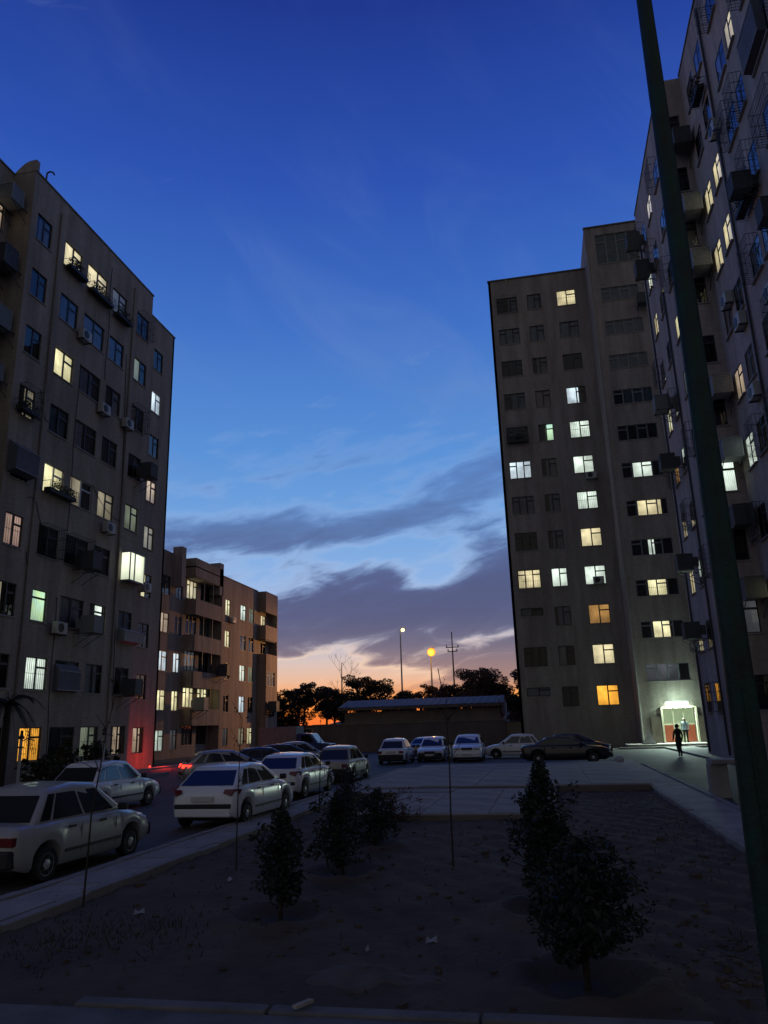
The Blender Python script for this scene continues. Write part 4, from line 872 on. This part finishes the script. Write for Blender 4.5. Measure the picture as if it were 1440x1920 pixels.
    out['side_windows'] = sides
    def glass_end(y0, y1, f):
        sgn = 1 if f else -1; P = []
        for off in (.010, -.012):
            for (x, t) in ((-.88, .12), (.88, .12), (.85, .80), (-.85, .80)):
                y = y0+(y1-y0)*t+sgn*off; z = zb+(H-.055-zb)*t+off*.5; P.append(((wb+(wt-wb)*t)*x, y, z))
        return MB().add(P, [(0, 1, 2, 3), (7, 6, 5, 4), (0, 4, 5, 1), (1, 5, 6, 2), (2, 6, 7, 3), (3, 7, 4, 0)])
    out['windshield'] = glass_end(gf, rf, True); out['rear_window'] = glass_end(gb, rb, False)
    return out
WHEEL = None
def wheel_meshes(R):
    t = MB().lathe([(R*.62, -.075), (R*.93, -.085), (R, -.06), (R, .06), (R*.93, .085), (R*.62, .075)], 24, M=Matrix.Rotation(PX, 4, 'Y'))
    r = MB().lathe([(R*.64, .03), (R*.64, .078), (R*.58, .07), (R*.50, .055), (R*.22, .085), (0.01, .09)], 20, M=Matrix.Rotation(PX, 4, 'Y'))
    h = MB()
    for k in range(5):
        a = k*2*math.pi/5; c = Vector((.0785, R*.40*math.cos(a), R*.40*math.sin(a))); h.box(-.006, .006, -R*.07, R*.07, -R*.11, R*.11, M=Matrix.Translation(c) @ Matrix.Rotation(a-PX, 4, 'X'))
    return t.mesh('tyre', 'tyre', 50), r.mesh('rim', 'rim', 50), h.mesh('rim_slot', 'plastic_black')
PROTO = {}
def car_proto(kind):
    s = SPEC[kind]; P = car_mesh_parts(kind); L, Wd, R = s['L'], s['W'], s['R']; M = {}
    M['body'] = P['body']; M['cabin'] = P['cabin']
    for n in ('windshield', 'rear_window'): M[n] = P[n].mesh(n, 'car_glass')
    M['side_windows'] = [m.mesh('side_window', 'car_glass') for m in P['side_windows']]
    M['wheel'] = wheel_meshes(R)
    M['chassis'] = MB().box(-Wd/2+.22, Wd/2-.22, -L/2+.25, L/2-.25, .17, .55).mesh('chassis', 'car_under')
    PROTO[kind] = M
def car(label, kind, x, y, head, paint, bumper='bumper_black', tail='lens_red', group=None, lights=None, cat='car', name='parked_car', plate=True):
    if kind not in PROTO: car_proto(kind)
    M = PROTO[kind]; s = SPEC[kind]; L, Wd, H, R = s['L'], s['W'], s['H'], s['R']
    r = thing(name, label, cat, (x, y, .002), -RAD(head), group); r.scale = (.95, .95, .90)
    def pm(nm, src, smooth):
        k = (kind, nm, paint)
        if k not in CACHE: CACHE[k] = src.mesh(nm, paint, smooth)
        return CACHE[k]
    b = link('body', pm('body', M['body'], 40), r)
    cb = link('cabin', pm('cabin', M['cabin'], 60), r); bv = cb.modifiers.new('b', 'BEVEL'); bv.width = .085; bv.segments = 4; bv.limit_method = 'ANGLE'; bv.angle_limit = RAD(25)
    link('windshield', M['windshield'], r); link('rear_window', M['rear_window'], r)
    for m in M['side_windows']: link('side_window', m, r)
    link('chassis', M['chassis'], r)
    for yy in (s['ya'], s['yf']):
        for sg in (1, -1):
            w = link('tyre', M['wheel'][0], r, (sg*(Wd/2-.105), yy, R), 0 if sg > 0 else math.pi)
            w.name = 'wheel'; link('rim', M['wheel'][1], w); link('rim_slot', M['wheel'][2], w)
    def pc(nm, fn, m, smooth=None, bevel=0, parent=None):
        k = (kind, nm, m); me = cached(k, lambda: fn().mesh(nm.split('#')[0], m, smooth)); o = link(nm.split('#')[0], me, parent or r)
        if bevel: q = o.modifiers.new('b', 'BEVEL'); q.width = bevel; q.segments = 2
        return o
    zt = s['tail']
    for sg, q in ((1, 'a'), (-1, 'b')):
        if kind == 'hatch':
            pc('tail_light#'+q, lambda: MB().add([(sg*(Wd/2-.33), -L/2-.006, zt-.02), (sg*(Wd/2-.16), -L/2-.012, zt-.08), (sg*(Wd/2-.035), -L/2+.22, zt-.06), (sg*(Wd/2-.03), -L/2+.36, zt+.04), (sg*(Wd/2-.075), -L/2+.10, zt+.06), (sg*(Wd/2-.30), -L/2+.02, zt+.06), (sg*(Wd/2-.25), -L/2+.2, zt)], [(0, 1, 4, 5), (1, 2, 3, 4), (0, 5, 6), (5, 4, 6), (4, 3, 6), (3, 2, 6), (2, 1, 6), (1, 0, 6)]), tail, 60)
        else:
            pc('tail_light#'+q, lambda: MB().box(sg*(Wd/2-.20)-.14, sg*(Wd/2-.20)+.105, -L/2-.012, -L/2+.09, zt-.09, zt+.05), tail, None, .012)
        hl = s['hl']
        pc('headlight#'+q, lambda: MB().box(sg*(Wd/2-.32)-.17, sg*(Wd/2-.32)+.17, L/2-.16, L/2-.025, hl-.07, hl+.06), lights or 'lens_clear', None, .03)
        pc('mirror#'+q, lambda: MB().box(sg*(Wd/2+.07)-.08, sg*(Wd/2+.07)+.08, s['g'][1]-.42, s['g'][1]-.30, s['belt']+.0, s['belt']+.13), 'bumper_black', None, .03)
        for i, yy in enumerate((-.62, .22)): pc('door_handle#%s%d' % (q, i), lambda: MB().box(sg*(Wd/2-.012)-.014, sg*(Wd/2-.012)+.014, yy-.08, yy+.08, s['belt']-.13, s['belt']-.095), 'bumper_black')
        for i, yy in enumerate((-.38, .60)): pc('door_seam#%s%d' % (q, i), lambda: MB().box(sg*(Wd/2-.006)-.008, sg*(Wd/2-.006)+.003, yy-.005, yy+.005, .34, s['belt']-.10), 'plastic_black')
        pc('rub_strip#'+q, lambda: MB().box(sg*(Wd/2)-.012, sg*(Wd/2)+.012, s['ya']+R+.12, s['yf']-R-.12, .385, .43) if kind != 'suv' else MB().box(sg*(Wd/2)-.014, sg*(Wd/2)+.014, s['ya']+R+.1, s['yf']-R-.1, .22, .34), 'bumper_black')
    wbm = Wd/2*.80
    if kind == 'hatch':
        pc('bumper#r', lambda: MB().box(-wbm-.02, wbm+.02, -L/2-.03, -L/2+.1, .46, .56), bumper, None, .02); pc('bumper_lower#r', lambda: MB().box(-wbm-.01, wbm+.01, -L/2-.02, -L/2+.1, .27, .455), paint, None, .03)
    else: pc('bumper#r', lambda: MB().box(-wbm-.06, wbm+.06, -L/2-.07, -L/2+.16, .30, .56), bumper, None, .035)
    pc('bumper#f', lambda: MB().box(-wbm-.06, wbm+.06, L/2-.16, L/2+.06, .28, .52), bumper, None, .035)
    pc('radiator_grille', lambda: MB().box(-.30, .30, L/2-.10, L/2+.004, s['hl']-.06, s['hl']+.05), 'plastic_black')
    if plate: pc('number_plate#r', lambda: MB().box(-.26, .26, -L/2-.045 if kind == 'hatch' else -L/2-.02, -L/2+.02, .62, .73), 'plate'); pc('number_plate#f', lambda: MB().box(-.26, .26, L/2+.05, L/2+.072, .36, .47), 'plate')
    if kind == 'suv': pc('roof_rail', lambda: MB().tube([(-Wd/2+.27, -1.3, H-.0), (-Wd/2+.27, .2, H)], .02, 6).tube([(Wd/2-.27, -1.3, H), (Wd/2-.27, .2, H)], .02, 6), 'steel_dark')
    return r
G1 = 'cars parked along the left street'; G2 = 'cars parked across the lot by the tower'
car('pale grey boxy sedan behind the leaning bare sapling at the pavement', 'sedan', -7.86, 11.72, 1.5, 'paint_cream', group=G1)
car('white hatchback with a black rear bumper strip nearest the pale boxy sedan', 'hatch', -7.24, 17.85, 2, 'paint_white', group=G1)
car('second white hatchback ahead of the one with the black bumper strip', 'hatch', -7.86, 24.0, 2, 'paint_white', bumper='bumper_black', group=G1)
car('beige sedan ahead of the two white hatchbacks', 'sedan', -8.0, 30.3, 0, 'paint_beige', group=G1)
car('white boxy sedan standing in the street in front of the red lit corner', 'sedan', -12.15, 20.3, 3, 'paint_white', group=G1)
gc = car('silver hatchback with glowing red tail lamps', 'hatch', -12.3, 29.3, 58, 'paint_silver', tail='lens_red_on', group=G1)
car('dark sedan just beyond the silver hatchback', 'saloon', -12.4, 33.4, 60, 'paint_navy', group=G1)
car('dark hatchback second beyond the silver hatchback', 'hatch', -12.6, 37.2, 62, 'paint_black', group=G1)
car('dark silver sedan third beyond the silver hatchback', 'sedan', -13.2, 41.2, 62, 'paint_silver', group=G1)
car('white sedan seen from behind in the back row', 'sedan', -8.25, 42.9, 0, 'paint_white', group=G2)
car('grey sedan half hidden between two white cars of the back row', 'saloon', -7.3, 48.5, 12, 'paint_silver', group=G2)
car('white sedan facing the court in the back row, beside the white crossover', 'sedan', -6.45, 44.6, 180, 'paint_white', group=G2)
car('white crossover with black roof rails facing the court', 'suv', -4.42, 43.9, 178, 'paint_white', bumper='paint_white', group=G2)
car('white sedan side on behind the black sedan', 'sedan', -1.95, 46.0, 272, 'paint_white', group=G2)
car('black sedan side on along the edge of the court', 'saloon', .65, 39.5, 88, 'paint_black', bumper='paint_black', group=G2)
car('dark car behind the black sedan near the tower wall', 'hatch', 1.35, 45.5, 86, 'paint_navy', group=G2)
cx = bpy.data.objects.new('pickup_truck', None); COL.objects.link(cx); tag(cx, 'blue pickup truck with a grey box body in front of the five storey block', 'truck'); cx.location = (-16.1, 50, 0); cx.rotation_euler = (0, 0, -PX+.02)
# local: y forward (towards +X), x right
part('cargo_box', MB().box(-.85, .85, -2.5, .05, .75, 2.08), 'louvre', cx, bevel=.02)
for k in range(6): part('box_rib', MB().box(.851, .875, -2.4+k*.46, -2.34+k*.46, .8, 2.02), 'louvre', cx)
part('chassis', MB().box(-.7, .7, -2.45, 2.1, .38, .74), 'car_under', cx)
part('cab', MB().prism([(.12, .5), (2.25, .45), (2.25, .95), (1.45, 1.05), (1.0, 1.62), (.25, 1.66), (.12, 1.6)], -.8, .8, M=Matrix.Rotation(PX, 4, 'Z')), 'paint_blue', cx, bevel=.04)
part('side_window', MB().prism([(.35, 1.08), (1.18, 1.08), (.92, 1.52), (.35, 1.54)], -.81, -.79, M=Matrix.Rotation(PX, 4, 'Z')), 'car_glass', cx); part('side_window', MB().prism([(.35, 1.08), (1.18, 1.08), (.92, 1.52), (.35, 1.54)], .79, .81, M=Matrix.Rotation(PX, 4, 'Z')), 'car_glass', cx)
part('windshield', MB().add([(-.7, 1.43, 1.1), (.7, 1.43, 1.1), (.66, 1.05, 1.58), (-.66, 1.05, 1.58)], [(0, 1, 2, 3)]), 'car_glass', cx)
wm = wheel_meshes(.33)
for yy in (-1.6, 1.55):
    for sg in (1, -1):
        w = link('wheel', wm[0], cx, (sg*.72, yy, .33), 0 if sg > 0 else math.pi); link('rim', wm[1], w)
part('bumper', MB().box(-.8, .8, 2.24, 2.36, .42, .62), 'bumper_black', cx)
for sg in (1, -1): part('headlight', MB().box(sg*.6-.12, sg*.6+.12, 2.2, 2.27, .72, .9), 'lens_clear', cx)

# ------------------------------------------------------------------ young trees and bushes in the garden
def bush(label, x, y, h, w, seed, trunk=.35, n=2600, m='leaf', squat=1.0, group='young trees in the garden', lump=9, leafs=.030, name='young_tree', top=0.0):
    rr = random.Random(seed); z0 = soil_z(x, y)-.02 if gx0 < x < gx1 and gy0 < y < gy1 else .0
    r = thing(name, label, 'tree', (x, y, z0), rr.uniform(0, 6), group)
    tb = MB(); lean = (rr.uniform(-.05, .05), rr.uniform(-.05, .05))
    tb.tube([(0, 0, -.05), (lean[0]*.5, lean[1]*.5, trunk*.6), (lean[0], lean[1], trunk), (lean[0], lean[1], h*.8)], [.035, .028, .024, .008], 7)
    ml = MB()
    for k in range(lump):
        t = (k+.5)/lump; zz = trunk*.8+(h-trunk*.8)*t; prof = math.sin(math.pi*min(1, .18+.86*t*.95))**.8*(1-.45*t*top)
        a = rr.uniform(0, 6.28); rad = w*.5*prof*rr.uniform(.62, 1.2)
        for q in range(2+(k % 2)):
            a += 2.2; off = rad*rr.uniform(.3, .95); c = (off*math.cos(a)+lean[0], off*math.sin(a)+lean[1], zz+rr.uniform(-.06, .06))
            tb.tube([(lean[0], lean[1], max(trunk*.6, zz-.2)), c], [.011, .004], 5)
            leaves(ml, c, rad*.52+.05, rad*.52+.05, (h-trunk)/lump*1.2+.04, int(n/lump/3.2), leafs*rr.uniform(.75, 1.25), rr)
    for k in range(22):      # loose twigs that break the outline
        a = rr.uniform(0, 6.28); zz = rr.uniform(trunk*.9, h*.95); d = w*rr.uniform(.40, .72); c = (d*math.cos(a), d*math.sin(a), zz+rr.uniform(-.05, .12))
        tb.tube([(lean[0], lean[1], zz-.1), c], [.007, .003], 4); leaves(ml, c, .07, .07, .07, 16, leafs*rr.uniform(.8, 1.3), rr)
    part('trunk', tb, 'bark', r, smooth=60); link('crown', leaf_mesh(ml, 'crown', m), r)
bush('slim young tree in a raised soil ring, nearest the paper scrap', -3.03, 8.73, 1.10, .50, 21, .36, 3600, lump=8)
bush('round young tree just beyond the slim one in its soil ring', -2.98, 11.3, 1.10, .66, 22, .30, 3800)
bush('third young tree of the row beside the pavement', -3.1, 13.7, 1.0, .62, 23, .22, 3000)
bush('reddish twiggy bush at the corner of the lower court step', -3.4, 17.0, .55, .85, 24, .06, 900, 'leaf_brown', name='twiggy_bush')
bush('small bush between the third young tree and the court', -4.1, 15.9, .80, .70, 25, .1, 1300)
bush('bush against the pavement kerb by the beige sedan', -5.0, 19.6, .95, .75, 26, .12, 1400)
bush('large dark young tree in the right garden row, closest to the near kerb', .12, 6.9, 1.12, .76, 27, .46, 8500, lump=9, leafs=.030)
bush('tall narrow young tree behind the large dark one', -.12, 9.2, 1.48, .74, 28, .36, 8500, lump=11, top=.5)
def whip(label, x, y, pts, r0, seed, twigs=6):
    rr = random.Random(seed); z0 = .05
    r = thing('sapling', label, 'sapling', (x, y, z0), 0, 'bare saplings in the garden')
    part('stem', MB().tube([(0, 0, -.05)]+pts, [r0*(1-.75*i/len(pts)) for i in range(len(pts)+1)], 6), 'bark', r, smooth=60)
    tb = MB()
    for k in range(twigs):
        i = rr.randrange(max(0, len(pts)-3), len(pts)); p = Vector(pts[i]); d = Vector((rr.uniform(-.3, .3), rr.uniform(-.2, .2), rr.uniform(.1, .35))); tb.tube([p, p+d*.5, p+d], [.006, .004, .002], 4)
    stuff(part('twigs', tb, 'bark', r)); ml = MB()
    for k in range(8): p = Vector(pts[-1-(k % 2)]); leaves(ml, p+Vector((rr.uniform(-.12, .12), rr.uniform(-.1, .1), rr.uniform(-.1, .15))), .04, .04, .04, 2, .03, rr)
    link('leaves', leaf_mesh(ml, 'leaves', 'leaf_brown'), r)
whip('bare sapling leaning right in front of the pale boxy sedan', -5.6, 9.05, [(.02, 0, .5), (.03, 0, 1.0), (.10, 0, 1.5), (.16, 0, 2.0), (.30, 0, 2.6)], .016, 31)
whip('bare sapling in front of the white hatchback with the black bumper strip', -4.57, 11.25, [(0, 0, .6), (.01, 0, 1.2), (.02, 0, 1.7), (.05, 0, 2.1)], .013, 32)
whip('bare sapling in front of the second white hatchback', -5.5, 18.6, [(.02, 0, .7), (.05, 0, 1.4), (.06, 0, 2.2)], .016, 33)
whip('tall straight sapling in the middle of the soil, reaching the shed roof', -1.5, 11.76, [(0, 0, .7), (.02, 0, 1.4), (.01, 0, 2.0), (.02, 0, 2.45)], .015, 34, 9)
# weeds and dry grass on the soil
mb = MB(); rr = random.Random(5)
for _ in range(1500):
    if rr.random() < .5: x, y = rr.gauss(-4.6, .6), rr.gauss(7.9, .5)
    elif rr.random() < .5: x, y = rr.uniform(1.1, 2.6), rr.uniform(7, 22)
    else: x, y = rr.uniform(gx0, gx1), rr.uniform(gy0, 17)
    if not (gx0+.1 < x < gx1-.1 and gy0+.1 < y < gy1): continue
    z = soil_z(x, y); a = rr.uniform(0, 6.28); h = rr.uniform(.02, .09); d = Vector((math.cos(a), math.sin(a), 0))*.008; t = Vector((rr.gauss(0, .03), rr.gauss(0, .03), h))
    k = len(mb.v); p = Vector((x, y, z-.01)); mb.v += [tuple(p-d), tuple(p+d), tuple(p+t)]; mb.f.append((k, k+1, k+2)); mb.m.append(0)
stuff(link('dry_grass', leaf_mesh(mb, 'dry_grass', 'grass')))
mb = MB()
for _ in range(700):
    x, y = (rr.uniform(gx0, gx1), rr.uniform(gy0, 17)) if rr.random() < .6 else (rr.gauss(1.7, .5), rr.gauss(7.4, .6))
    if not (gx0+.1 < x < gx1-.1 and y > gy0+.05): continue
    s = rr.uniform(.008, .035)*(1 if rr.random() < .95 else 2); z = soil_z(x, y)
    mb.box(-s, s, -s*.8, s*.8, -s*.4, s*.6, M=Matrix.Translation((x, y, z)) @ Matrix.Rotation(rr.uniform(0, 6), 4, 'Z') @ Matrix.Rotation(rr.uniform(-.5, .5), 4, 'X'))
stuff(part('clods', mb, 'dirt'))

mb = MB(); rr = random.Random(9)
for _ in range(900):
    x, y = (rr.uniform(gx0, gx1), rr.uniform(gy0+.4, 17)) if rr.random() < .7 else (rr.uniform(-6.7, -5.75), rr.uniform(8, 30))
    z = soil_z(x, y)+.006 if x > gx0+.05 else .125
    s = rr.uniform(.012, .028); a = rr.uniform(0, 6.28); d = Vector((math.cos(a), math.sin(a), rr.uniform(-.3, .3)))*s; e = Vector((-math.sin(a), math.cos(a), rr.uniform(-.3, .3)))*s*.5; p = Vector((x, y, z+.004)); k = len(mb.v)
    mb.v += [tuple(p-d), tuple(p+e), tuple(p+d), tuple(p-e)]; mb.f.append((k, k+1, k+2, k+3)); mb.m.append(0)
stuff(link('leaf_litter', leaf_mesh(mb, 'leaf_litter', 'leaf_brown')))
# ------------------------------------------------------------------ planting at the left building
pr = thing('yard_palm', 'dark spiky palm in front of the left block above the orange window', 'palm', (-20.45, 26.85, 0), 0, 'yard plants at the left block')
part('trunk', MB().tube([(0, 0, -.1), (.05, .02, 1.6), (.02, .05, 3.3)], [.17, .14, .12], 9), 'bark', pr, smooth=60)
rr = random.Random(77); mp = MB(); ml = MB()
for k in range(34):
    a = rr.uniform(0, 6.28); up = rr.uniform(-.5, 1.0); l = rr.uniform(1.0, 1.5); p0 = Vector((.02, .05, 3.3)); d = Vector((math.cos(a), math.sin(a), 0)); pts = []
    for i in range(7):
        t = i/6; pts.append(p0+d*l*t*(1-.15*t)+Vector((0, 0, up*l*t-.95*l*t*t)))
    mp.tube(pts, [.016*(1-.8*i/6) for i in range(7)], 4)
    for i in range(1, 7):
        for j in range(3):
            q = pts[i-1].lerp(pts[i], j/3); sd2 = d.cross(Vector((0, 0, 1)))
            for sg in (1, -1):
                tip = q+sd2*sg*.30*(1-.06*i)+d*.16+Vector((0, 0, -.12)); k0 = len(ml.v); ml.v += [tuple(q-d*.016), tuple(q+d*.016), tuple(tip)]; ml.f.append((k0, k0+1, k0+2)); ml.m.append(0)
stuff(part('frond_ribs', mp, 'leaf', pr)); stuff(link('fronds', leaf_mesh(ml, 'fronds', 'leaf'), pr))
bush('leafy shrub under the orange lit window', -19.3, 27.9, 1.1, 1.5, 42, .2, 1300, 'leaf_olive', lump=6, leafs=.10, group='yard plants at the left block', name='yard_shrub')
bush('tall shrub between the orange window and the white lit ground floor window', -20.4, 30.9, 1.7, 1.3, 43, .3, 1100, 'leaf_olive', lump=6, leafs=.10, group='yard plants at the left block', name='yard_shrub')
bush('low shrub behind the white boxy sedan', -20.7, 33.6, 1.5, 1.6, 44, .2, 1200, 'leaf', lump=5, leafs=.09, group='yard plants at the left block', name='yard_shrub')

# ------------------------------------------------------------------ trees behind the wall
def far_tree(label, x, y, h, w, seed, kind='pine', m='leaf_pine', bare=.45):
    rr = random.Random(seed); r = thing('pine_tree' if kind == 'pine' else 'bare_tree' if kind == 'bare' else 'broad_tree', label, 'tree', (x, y, 0), 0, 'trees behind the boundary wall')
    tb = MB(); lean = rr.uniform(-.6, .6); pts = [(0, 0, -.2), (lean*.2, 0, h*.3), (lean*.6, 0, h*.6), (lean, 0, h*.93)]
    tb.tube(pts, [.20, .15, .10, .04], 7); w *= 1.12; ml = MB()
    if kind == 'bare':
        def grow(p, d, l, rad, lev):
            q = p+d*l; tb.tube([p, p+d*l*.5+Vector((rr.uniform(-.1, .1), 0, rr.uniform(-.05, .05)))*l*.4, q], [rad, rad*.8, rad*.6], 5)
            if lev: 
                for _ in range(3): grow(q, (d+Vector((rr.uniform(-.8, .8), rr.uniform(-.6, .6), rr.uniform(-.1, .5)))).normalized(), l*.68, rad*.6, lev-1)
        for k in range(5): grow(Vector((lean*.6*k/5, 0, h*(.35+.08*k))), Vector((rr.uniform(-.8, .8), rr.uniform(-.5, .5), .8)).normalized(), h*.17, .035, 3)
    else:
        ncl = 40 if kind == 'pine' else 46
        for k in range(ncl):
            t = rr.random(); zz = h*(bare+(1-bare)*t); spread = w*.5*(math.sin(math.pi*(.15+.75*t))**.7)
            a = rr.uniform(0, 6.28); d = spread*rr.uniform(.2, 1.0); c = (lean*zz/h+d*math.cos(a), d*math.sin(a), zz+rr.uniform(-.2, .3))
            tb.tube([(lean*zz/h*.9, 0, zz-h*.10), c], [.06, .02], 5)
            s = w*rr.uniform(.07, .17); leaves(ml, c, s*1.35, s*1.35, s*.8, int(520*s*s)+34, .14, rr)
    part('trunk', tb, 'bark', r, smooth=60)
    if ml.v: link('crown', leaf_mesh(ml, 'crown', m), r)
T = [('dense dark pine beside the five storey block', -33.6, 92.5, 7.6, 5.6, 'pine', .12), ('pine leaning next to the dense dark one', -31.2, 94, 7.2, 4.0, 'pine', .3), ('slender pine with a tufted head and clear trunk', -28.6, 90, 7.9, 2.8, 'pine', .66),
     ('pine with a flat ragged head between the slender pine and the bare tree', -27.0, 95, 7.6, 3.6, 'pine', .5), ('open pine below the leafless tall tree', -25.2, 92, 7.0, 3.2, 'pine', .5), ('tall pine with a broken two part crown left of the shed', -21.8, 90, 9.0, 4.2, 'pine', .3),
     ('spreading pine over the left end of the shed roof', -18.8, 92, 8.0, 4.8, 'pine', .4), ('rounded pine right beside the spreading one', -17.0, 96, 6.7, 3.0, 'pine', .5)]
for i, (lab, x, y, h, w, k, b) in enumerate(T): far_tree(lab, x, y, h*.86, w, 60+i, k, 'leaf_pine', b)
far_tree('leafless tall tree whose fine twigs rise above the pines', -27.4, 104, 11.2, 2.4, 81, 'bare')
far_tree('small leafless tree at the foot of the tall pale street lamp', -17.8, 104, 6.5, 3, 82, 'bare'); far_tree('crooked leafless tree right of the tall pale street lamp', -16.2, 105, 6.3, 3, 83, 'bare')
far_tree('narrow round tree at the orange street lamp', -14.9, 98, 6.4, 3.0, 84, 'broad', 'leaf_brown', .45)
far_tree('brown leafed tree with a low crown beside the utility mast', -11.6, 93, 5.9, 4.0, 85, 'broad', 'leaf_brown', .45)
far_tree('broad brown leafed tree, the tallest behind the shed', -8.4, 92, 7.7, 6.0, 86, 'broad', 'leaf_brown', .42)
far_tree('brown leafed tree at the right end of the shed roof', -5.6, 94, 6.2, 4.2, 87, 'broad', 'leaf_brown', .45)
far_tree('tree half hidden by the tower edge', -1.9, 92, 8.0, 4.2, 88, 'broad', 'leaf_pine', .35)
far_tree('low tree in the gap between the shed and the tower', -3.0, 100, 4.6, 3.4, 89, 'broad', 'leaf_brown', .3)

# ------------------------------------------------------------------ people
def person(label, x, y, z, rz, H, joints, clothes, top_split=.52):
    """One skinned figure; joints in fractions of the height."""
    r = tag(link('person', None), label, 'person'); bpy.data.objects.remove(r)
    V, E, Rd = [], [], []
    def chain(pts, start=None):
        prev = start
        for p, rad in pts:
            V.append(tuple(c*H for c in p)); Rd.append(rad*H); i = len(V)-1
            if prev is not None: E.append((prev, i))
            prev = i
        return prev
    pel = chain([((0, 0, .52), .085)]); che = chain([((0, .0, .62), .080), ((0, .005, .74), .092), ((0, .0, .815), .060), ((0, .005, .855), .036), ((0, .015, .905), .056), ((0, .012, .955), .055), ((0, .008, .985), .030)], pel)
    sh = 3
    for sg, (kn, an, toe) in ((1, joints['legR']), (-1, joints['legL'])):
        chain([((sg*.052, 0, .48), .066), (kn, .044), (an, .028), (toe, .026)], pel)
    for sg, (elb, wr) in ((1, joints['armR']), (-1, joints['armL'])):
        w = chain([((sg*.105, 0, .79), .042), (elb, .030), (wr, .020)], sh)
        d = Vector(wr)-Vector(elb); d.normalize(); palm = chain([(tuple(Vector(wr)+d*.035), .022)], w)
        for k in range(4):
            f0 = Vector(wr)+d*.05+Vector((0, (k-1.5)*.011, 0)); chain([(tuple(f0), .0065), (tuple(f0+d*.022+Vector((-sg*.004, 0, 0))), .006), (tuple(f0+d*(.036-.004*abs(k-1.3))+Vector((-sg*.010, 0, 0))), .005)], palm)
        chain([(tuple(Vector(wr)+d*.025+Vector((0, .022, 0))), .008), (tuple(Vector(wr)+d*.045+Vector((-sg*.003, .032, 0))), .006)], palm)
    me = bpy.data.meshes.new('person'); me.from_pydata(V, E, [])
    o = tag(link('person', me, None, (x, y, z), rz), label, 'person')
    sk = o.modifiers.new('skin', 'SKIN'); sk.use_smooth_shade = True
    for i, v in enumerate(me.skin_vertices[0].data): v.radius = (Rd[i], Rd[i]); v.use_root = (i == 0)
    sb_ = o.modifiers.new('sub', 'SUBSURF'); sb_.levels = sb_.render_levels = 2
    # clothing by height: trousers, jacket, skin, hair
    m = bpy.data.materials.new('clothed'); m.use_nodes = True; t = m.node_tree; n = t.nodes; l = t.links
    tcn = n.new('ShaderNodeTexCoord'); sp_ = n.new('ShaderNodeSeparateXYZ'); l.new(tcn.outputs['Object'], sp_.inputs[0])
    dv = n.new('ShaderNodeMath'); dv.operation = 'DIVIDE'; l.new(sp_.outputs[2], dv.inputs[0]); dv.inputs[1].default_value = H
    rp_ = n.new('ShaderNodeValToRGB'); l.new(dv.outputs[0], rp_.inputs[0]); rp_.color_ramp.interpolation = 'CONSTANT'
    el_ = rp_.color_ramp.elements; el_[0].position = 0; el_[0].color = (.02, .02, .02, 1); el_[1].position = .045; el_[1].color = (*clothes[0], 1)
    for p, c in ((top_split, clothes[1]), (.845, (.36, .23, .17)), (.965, (.012, .010, .009))): e = el_.new(p); e.color = (*c, 1)
    b = n['Principled BSDF']; b.inputs['Roughness'].default_value = .85; l.new(rp_.outputs[0], b.inputs['Base Color']); me.materials.append(m)
    hair = part('hair', MB().lathe([(.058*H, -.045*H), (.064*H, -.01*H), (.058*H, .025*H), (.035*H, .045*H), (.0, .05*H)], 12), 'hair', o, (0, -.006*H, .945*H), smooth=70)
    part('nose', MB().add([(-.008*H, 0, 0), (.008*H, 0, 0), (0, .018*H, .004*H), (0, 0, .028*H)], [(0, 1, 2), (0, 2, 3), (1, 3, 2)]), 'skin', o, (0, .066*H, .908*H))
    for sx in (-1, 1):
        part('eye', MB().lathe([(.001*H, -.006*H), (.006*H, 0), (.001*H, .006*H)], 8), 'hair', o, (sx*.02*H, .062*H, .93*H)); part('ear', MB().box(-.004*H, .004*H, -.01*H, .01*H, -.016*H, .016*H), 'skin', o, (sx*.058*H, .005*H, .925*H), bevel=.003)
    return o
person('person in dark clothes walking across the lit driveway towards the entrance', 6.45, 43.3, .0, .35, 1.62,
       dict(legR=((.06, .055, .27), (.075, .03, .05), (.075, .11, .022)), legL=((-.055, -.005, .27), (-.07, -.10, .06), (-.07, -.03, .022)), armR=((.135, -.03, .63), (.13, .03, .50)), armL=((-.135, .03, .63), (-.12, .10, .53))), ((.03, .03, .033), (.035, .034, .036)))
person('person in a light blue jacket standing in the lit doorway', 8.95, 56.6, .26, 2.9, 1.62,
       dict(legR=((.055, .01, .27), (.06, 0, .05), (.062, .08, .022)), legL=((-.055, .01, .27), (-.06, .0, .05), (-.065, .08, .022)), armR=((.135, -.01, .63), (.12, .05, .50)), armL=((-.135, .0, .63), (-.125, .05, .50))), ((.02, .02, .022), (.34, .44, .50)))
